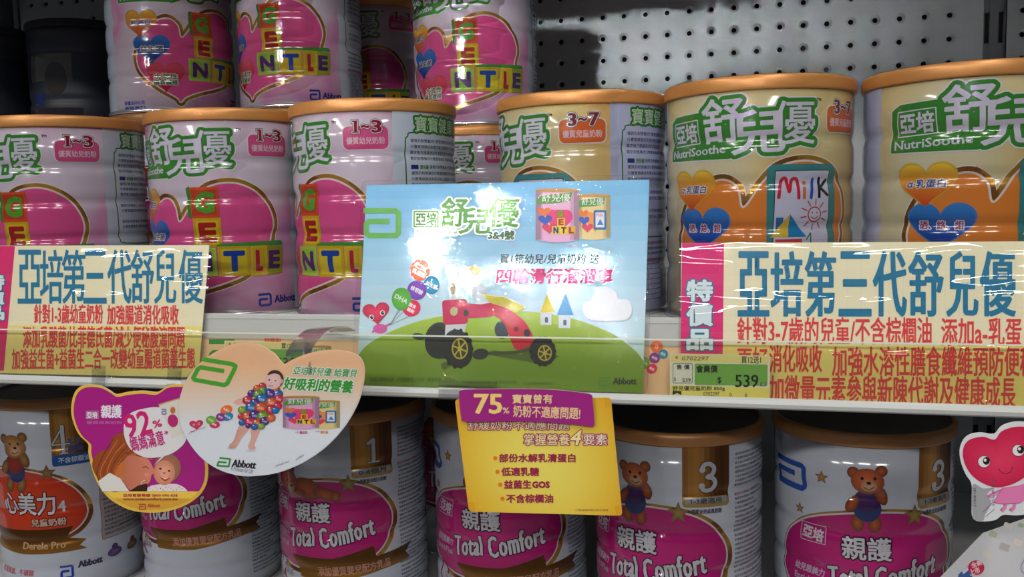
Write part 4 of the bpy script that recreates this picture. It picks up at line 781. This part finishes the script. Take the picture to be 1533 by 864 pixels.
# --- heart card
PH = Plane(405, 610, .500, 4, -3)
outl = [(1003, 142), (960, 90), (890, 50), (800, 40), (710, 70), (620, 130), (560, 200), (526, 280), (518, 350), (530, 430), (570, 510), (630, 580), (710, 630), (800, 655), (880, 656), (980, 640), (1090, 595), (1200, 520), (1290, 420), (1350, 310), (1374, 210), (1372, 140), (1340, 96), (1270, 76), (1180, 76), (1100, 95), (1040, 120)]
oh = [(1003, 142)] + spline(outl[1:], 4, False); a = Art(True).xf(100, 500, 3.085)
N_ = 20
def clipband(P, y0, y1):
    for yy, sg in ((y0, 1), (y1, -1)):
        out = []
        for i in range(len(P)):
            p, q = P[i], P[(i + 1) % len(P)]; a_, b_ = sg * (p[1] - yy), sg * (q[1] - yy)
            if a_ >= 0: out.append(p)
            if a_ * b_ < 0: t = a_ / (a_ - b_); out.append((p[0] + (q[0] - p[0]) * t, yy))
        P = out
        if not P: return P
    return P
a.poly(oh, lambda x, y: tuple(p + (q - p) * min(1, max(0, (y - 300) / 200)) for p, q in zip((238, 190, 148), (228, 234, 242))), 0)
for i in range(N_):
    y0, y1 = 142 + (656 - 142) * i / N_, 142 + (656 - 142) * (i + 1) / N_; k = min(1, max(0, ((y0 + y1) / 2 - 160) / 260)); P = clipband(oh, y0, y1)
    if len(P) > 2: a.poly(P, tuple(p + (q - p) * k for p, q in zip((240, 194, 150), (228, 234, 242))), .6)
a.stroke([(626, 116), (766, 140), (780, 148), (776, 160), (742, 228), (728, 236), (592, 212), (584, 204), (606, 162), (618, 154), (728, 172)], 20, (76, 168, 46), 2, caps=False)
a.text('亞培舒兒優 給寶貝', 1048, 156, 1342, 194, (56, 158, 70), 5, bold=.6, shear=.2, rot=-3, outline=[(3, (240, 240, 236))]); a.text('好吸利的營養', 1006, 208, 1322, 264, (56, 158, 50), 5, bold=2, shear=.2, rot=-3, outline=[(4, (240, 240, 236))])
def skc(x, y): return (228, 176, 160)
a.poly(spline([(770, 318), (790, 300), (830, 292), (850, 300), (830, 316), (795, 326)], 5), (232, 180, 166), 2); a.poly(spline([(990, 318), (1026, 322), (1034, 336), (1010, 352), (990, 340)], 5), (232, 180, 166), 2)
a.poly(spline([(800, 420), (845, 432), (810, 480), (782, 524), (750, 528), (752, 512), (772, 490)], 5), lambda x, y: (214, 160, 146) if x < 790 else (226, 176, 162), 2); a.poly(spline([(850, 432), (892, 440), (880, 480), (868, 510), (872, 530), (845, 534), (838, 516), (852, 480)], 5), (226, 174, 160), 2)
a.ell(762, 530, 22, 5, (206, 212, 222), 1.5); a.ell(850, 540, 26, 5, (206, 212, 222), 1.5)
bcol = [(30, 110, 190), (236, 96, 40), (120, 170, 40), (84, 50, 150), (222, 40, 70), (30, 120, 190), (236, 110, 50), (140, 180, 60)]
bl = [(903, 240, 17, 4), (880, 252, 18, 1), (905, 262, 20, 2), (935, 256, 20, 0), (965, 262, 22, 1), (975, 280, 24, 0), (940, 276, 22, 3), (855, 275, 19, 3), (884, 278, 22, 2), (836, 306, 22, 4), (900, 300, 27, 5), (870, 318, 22, 3), (980, 300, 22, 4), (945, 316, 25, 6), (852, 338, 26, 5), (810, 350, 18, 7), (896, 340, 28, 1), (945, 350, 24, 4), (975, 334, 20, 4), (806, 380, 15, 4), (835, 380, 25, 1), (870, 376, 26, 3), (906, 380, 26, 2), (965, 352, 18, 5), (812, 408, 16, 0), (846, 406, 22, 4), (880, 412, 24, 1), (915, 402, 22, 3), (945, 388, 20, 6), (870, 428, 16, 0), (900, 426, 16, 7), (840, 424, 12, 3)]
zz = 3
for i, (x, y, r_, ci) in enumerate(bl):
    c = bcol[ci]; a.ell(x, y, r_ * 1.08, r_ * .92, tuple(q * .72 for q in c), zz, 20, tuple(min(255, q * 1.1 + 10) for q in c), n=16); a.ell(x - r_ * .35, y - r_ * .4, r_ * .22, r_ * .16, (236, 240, 246), zz + .12, n=8)
    if r_ > 21: a.text(('益生菌', 'α乳蛋白', 'DHA', '核苷酸', '膳食纖維', '益生菌', '乳蛋白', 'DHA')[ci], x - r_ * .5, y - r_ * .1, x + r_ * .55, y + r_ * .3, (240, 236, 240), zz + .15, rot=-12)
    zz += .17
a.ell(963, 208, 40, 42, (70, 44, 40), zz, -10); a.ell(956, 216, 38, 40, (226, 186, 180), zz + .3, -10, (240, 208, 202)); a.ell(996, 218, 6, 10, (220, 176, 166), zz + .3)
for ex, ey in ((938, 212), (966, 216)): a.ell(ex, ey, 4.5, 3.2, (40, 30, 36), zz + .7)
a.ell(948, 224, 4, 3, (214, 160, 152), zz + .7); a.stroke(spline([(936, 236), (944, 240), (956, 238)], 4, False), 3, (200, 80, 90), zz + .7); a.poly(spline([(930, 190), (950, 172), (980, 170), (1000, 195), (985, 188), (960, 182)], 4), (70, 44, 40), zz + .6)
heart_face(a, 600, 422, 64, 46, 4, 6); a.ell(588, 420, 5, 5, (240, 240, 240), 5); a.ell(612, 414, 5, 5, (240, 240, 240), 5); a.ell(588, 420, 3, 3, (20, 20, 20), 6); a.ell(612, 414, 3, 3, (20, 20, 20), 6); a.poly([(570, 450), (560, 464), (600, 446), (640, 436), (646, 424)], (206, 200, 206), 3); a.stroke([(575, 452), (590, 448)], 5, (222, 90, 130), 3.5)
balloons(a, [(738, 350, 28, 20, 20, (236, 110, 40), '乳蛋白', (30, 10)), (744, 382, 26, 18, 20, (30, 130, 180), '益生菌', (30, 9)), (712, 384, 22, 19, 0, (130, 50, 140), '核苷', (22, 9)), (684, 418, 24, 17, 0, (206, 40, 90), '膳食', (22, 9)), (668, 398, 24, 20, 0, (110, 170, 40), 'DHA', (26, 9))], 4)
minican(a, 1130, 305, 1262, 440, False, 4); minican(a, 1000, 284, 1168, 440, True, 7.6); a.text('1-3歲', 1055, 450, 1072, 458, (120, 120, 140), 3); a.text('優幼兒', 1076, 448, 1112, 462, (206, 60, 130), 3, bold=.4); a.text('3-7歲', 1150, 446, 1168, 454, (120, 120, 140), 3); a.text('優兒童', 1172, 446, 1208, 460, (236, 140, 60), 3, bold=.4)
a.stroke([(706, 572), (756, 578), (748, 612), (696, 608), (702, 590), (738, 594)], 8, (60, 150, 60), 3, caps=False); a.text('Abbott', 766, 584, 874, 618, (30, 30, 40), 3, bold=.6, nibx=1.4, serif=1.2, rot=-5, shear=.12); a.text('A Promise for Life', 758, 616, 862, 638, (120, 124, 130), 3, rot=-8); a.text('LTR3500711417', 960, 596, 1030, 604, (90, 90, 100), 3, rot=20); a.text('20140624', 1054, 566, 1098, 574, (90, 90, 100), 3, rot=34)
heartcard = flat('shelf_wobbler', 'heart-shaped peach and white card with a baby dressed in coloured balls', 'promotional card', PH, a, [HW(*q) for q in oh], printmat=M_GLOSSCARD, sleeve=[HW(*q) for q in oh[::2]], group='cut-out shelf cards')
def ribbon_part(parent, pts, wvec, name='clear_arm'):     # thin bent strip through world points
    P = [Vector(p) for p in spline([tuple(q) for q in pts], 6, False)]; wv = Vector(wvec); V = []; th = Vector((0, 0, .0003))
    for p in P: V += [p - wv, p + wv, p + wv + th, p - wv + th]
    F = []
    for i in range(len(P) - 1):
        b = i * 4
        for k in range(4): F.append((b + k, b + (k + 1) % 4, b + 4 + (k + 1) % 4, b + 4 + k))
    F += [(0, 3, 2, 1), (len(V) - 4, len(V) - 3, len(V) - 2, len(V) - 1)]
    MI = parent.matrix_basis.inverted(); return new_obj(name, mesh(name, [MI @ v for v in V], F, False), parent, [M_ARM])
p0, p1, p2, p3_, p4, p5 = atY(448, 560, .5015), atY(447, 528, .506), atY(466, 501, .518), atY(484, 491, .528), atY(502, 491, .534), atY(514, 497, .5378)
ribbon_part(heartcard, [p0, p1, p2, p3_, p4, p5], (.0105, -.003, .001))
ribbon_part(bearcard, [atY(148, 548, .5345), atY(147, 575, .5335), atY(146, 600, .523)], (.0058, 0, 0)); ribbon_part(bearcard, [atY(262, 548, .5345), atY(260, 575, .5335), atY(258, 600, .523)], (.0058, 0, 0))
# --- yellow leaflet with purple flap
PY = Plane(805, 690, .527, 0)
YS = lambda x, y: (640 + x / 2.9375, 570 + y / 2.9375)
yo = rr_px([YS(120, 82), YS(806, 74), YS(857, 594), YS(182, 576)], 6); a = Art(True).xf(640, 570, 2.9375)
a.xf(0, 0, 1).poly(yo, (216, 158, 20), -.5); a.xf(640, 570, 2.9375)
for i in range(24):
    for j in range(12):
        def q(u, v): return ((120 + 62 * v) * (1 - u) + (806 + 51 * v) * u, (82 + 494 * v) * (1 - u) + (74 + 520 * v) * u)
        u0, u1, v0, v1 = i / 24, (i + 1) / 24, j / 12, (j + 1) / 12
        if (i in (0, 23)) and (j in (0, 11)): continue
        def cc(u, v): k = max(0, 1 - ((u - .5) / .62) ** 2 - ((v - .55) / .8) ** 2 * .8); return tuple(p + (q_ - p) * k for p, q_ in zip((216, 158, 20), (232, 216, 96)))
        V_ = np.array([(*(np.array(q(u, v)) / a.s + a.o), *lin(cc(u, v)), 0, 0) for u, v in ((u0, v0), (u1, v0), (u1, v1), (u0, v1))]); a.T.append(V_[np.array([(0, 1, 2), (0, 2, 3)])])
PU = (150, 20, 110)
a.text('舒緩奶粉不適應問題', 178, 176, 624, 216, (226, 216, 160), 5, bold=.2, outline=[(3.4, PU)], shear=.06); a.text('掌握營養', 424, 234, 626, 282, (236, 222, 150), 5, bold=.3, outline=[(4, PU)]); a.text('4', 632, 218, 676, 280, (236, 222, 150), 5, bold=1.6, shear=.25, outline=[(3.6, PU)]); a.text('要素', 686, 234, 790, 282, (236, 222, 190), 5, bold=.3, outline=[(4, PU)])
for t_, x0, x1, y0, y1 in (('部份水解乳清蛋白', 316, 650, 322, 358), ('低適乳糖', 326, 490, 382, 418), ('益菌生', 338, 456, 438, 474), ('不含棕櫚油', 348, 552, 500, 536)):
    a.text(t_, x0, y0, x1, y1, (150, 24, 70), 4, bold=1.3); a.ell(x0 - 18, (y0 + y1) / 2, 9, 9, (226, 120, 30), 4)
a.text('GOS', 462, 444, 536, 470, (150, 24, 70), 4, bold=2); a.text('LTR35005V65 20131024', 652, 564, 794, 573, (120, 90, 50), 3)
leaf = flat('shelf_leaflet', 'yellow leaflet with four purple bullet lines, hanging below the blue sign', 'promotional card', PY, a, yo)
PF = Plane(790, 610, .5245, 0); a = Art(True).xf(640, 570, 2.9375)
fo = spline([(138, 62), (150, 42), (200, 38), (400, 36), (560, 40), (690, 54), (720, 62), (726, 80), (734, 180), (730, 198), (712, 201), (640, 192), (520, 182), (380, 178), (240, 180), (160, 180), (148, 160)], 4)
a.poly(fo, (156, 22, 124), 0); a.text('75', 208, 60, 326, 144, (236, 206, 120), 3, bold=2.4, nibx=2); a.text('%', 332, 118, 360, 144, (236, 206, 160), 3, bold=.6); a.text('寶寶曾有', 374, 60, 550, 100, (236, 206, 150), 3, bold=.9); a.text('奶粉不適應問題!', 378, 112, 672, 164, (236, 200, 150), 3, bold=.9, rot=-2.2)
flap = flat('leaflet_topper', 'purple curved card reading 75%, overlapping the top of the yellow leaflet', 'promotional card', PF, a, [YS(*q) for q in fo])
ribbon_part(leaf, [atY(700, 572, .5352), atY(700, 584, .5352), atY(700, 600, .5285)], (.02, 0, 0))
# --- smiling heart card at the right, with grey foot, and flyer below it
PM = Plane(1500, 690, .500, 2); MM = lambda x, y: (1380 + x / 3.2745, 600 + y / 3.2745)
mo = spline([(355, 162), (390, 125), (450, 104), (520, 108), (580, 150), (600, 220), (585, 300), (560, 350), (530, 400), (540, 470), (530, 545), (470, 562), (400, 560), (360, 585), (300, 592), (262, 586), (246, 560), (245, 500), (244, 410), (215, 360), (192, 300), (186, 240), (205, 190), (240, 164), (290, 156)], 5)
a = Art(True).xf(1380, 600, 3.2745); a.poly(mo, (226, 228, 232), 0)
a.poly(spline([(248, 415), (300, 430), (345, 430), (320, 460), (340, 500), (310, 560), (300, 588), (262, 584), (248, 560)], 5), (168, 168, 172), 1); a.text('LTR35001151T', 278, 440, 418, 452, (90, 90, 100), 4, rot=-90) ; a.text('20140617', 212, 466, 306, 478, (90, 90, 100), 4, rot=-90)
hp = spline([(356, 190), (390, 150), (455, 128), (520, 132), (566, 170), (580, 230), (565, 300), (530, 350), (480, 390), (420, 416), (360, 424), (300, 404), (250, 370), (215, 320), (200, 262), (210, 215), (240, 188), (300, 176)], 5)
a.fan(hp, (380, 300), (206, 28, 76), (232, 60, 100), 3)
for ex, ey, rr_ in ((304, 298, 30), (472, 243, 30)): a.ell(ex, ey, rr_, rr_ * .95, (240, 236, 236), 5); a.stroke([(ex + rr_ * math.cos(t * .3), ey + rr_ * .95 * math.sin(t * .3)) for t in range(21)], 2, (90, 30, 50), 5.5, closed=True); a.ell(ex + 11, ey - 4, 17, 19, (34, 28, 32), 6); a.ell(ex + 5, ey - 8, 7, 8, (236, 240, 240), 7)
a.stroke(spline([(374, 332), (390, 350), (415, 356), (436, 344), (444, 322)], 5, False), 2.6, (140, 10, 50), 5)
PKL = (232, 130, 186); a.poly([(398, 425), (470, 415), (520, 400), (540, 470), (480, 500), (400, 506), (350, 498)], PKL, 4); a.stroke([(398, 425), (350, 498), (400, 506), (480, 500)], 2.4, (170, 50, 120), 4.4)
a.stroke([(396, 436), (360, 450), (325, 468)], 13, PKL, 4); a.stroke([(398, 430), (350, 452), (320, 466), (340, 474), (372, 458)], 2, (170, 50, 120), 4.4)
for lx in (412, 456): a.stroke([(lx, 505), (lx - 6, 528), (lx - 22, 534)], 13, PKL, 4); a.stroke([(lx - 8, 506), (lx - 14, 520), (lx - 28, 532), (lx - 12, 544)], 2, (170, 50, 120), 4.4)
for q in (((345, 500), (300, 545)), ((356, 530), (312, 568))): a.stroke(q, 2, (100, 60, 130), 4)
flat('shelf_wobbler', 'smiling pink heart-shaped card with legs, at the lower right edge', 'promotional card', PM, a, [MM(*q) for q in mo], printmat=M_GLOSSCARD, sleeve=[MM(*q) for q in mo[::3]], group='cut-out shelf cards')
PFL = Plane(1490, 870, .545, 3)
a = Art(True).xf(1380, 600, 3.2745); fy = [(60, 900), (300, 650), (560, 560), (620, 560), (620, 960), (60, 960)]
a.poly(fy, (196, 196, 200), 0)
for x, y, w_, c in ((330, 640, 40, (170, 180, 150)), (400, 600, 46, (206, 204, 196)), (380, 700, 50, (176, 170, 168)), (450, 680, 44, (214, 204, 190)), (300, 740, 44, (206, 200, 190)), (470, 600, 30, (160, 180, 140))): a.rrect(x, y, x + w_, y + w_ * .7, 6, c, 1, rot=-20)
a.ell(266, 818, 40, 36, (190, 30, 70), 3); a.text('全新', 240, 786, 296, 812, (236, 200, 206), 4, bold=.8, rot=18); a.text('上市', 232, 820, 284, 850, (236, 200, 206), 4, bold=1, rot=18); a.poly([(180, 850), (230, 806), (250, 838), (240, 900), (170, 900)], (60, 90, 150), 2); a.poly([(196, 836), (232, 808), (240, 820), (204, 850)], (200, 206, 216), 2.5); a.stroke(spline([(500, 780), (486, 810), (492, 840), (520, 850)], 5, False), 3, (110, 90, 160), 3)
flat('leaflet', 'pale grey leaflet with a red bubble, leaning at the lower right corner', 'leaflet', PFL, a, [MM(*q) for q in fy])
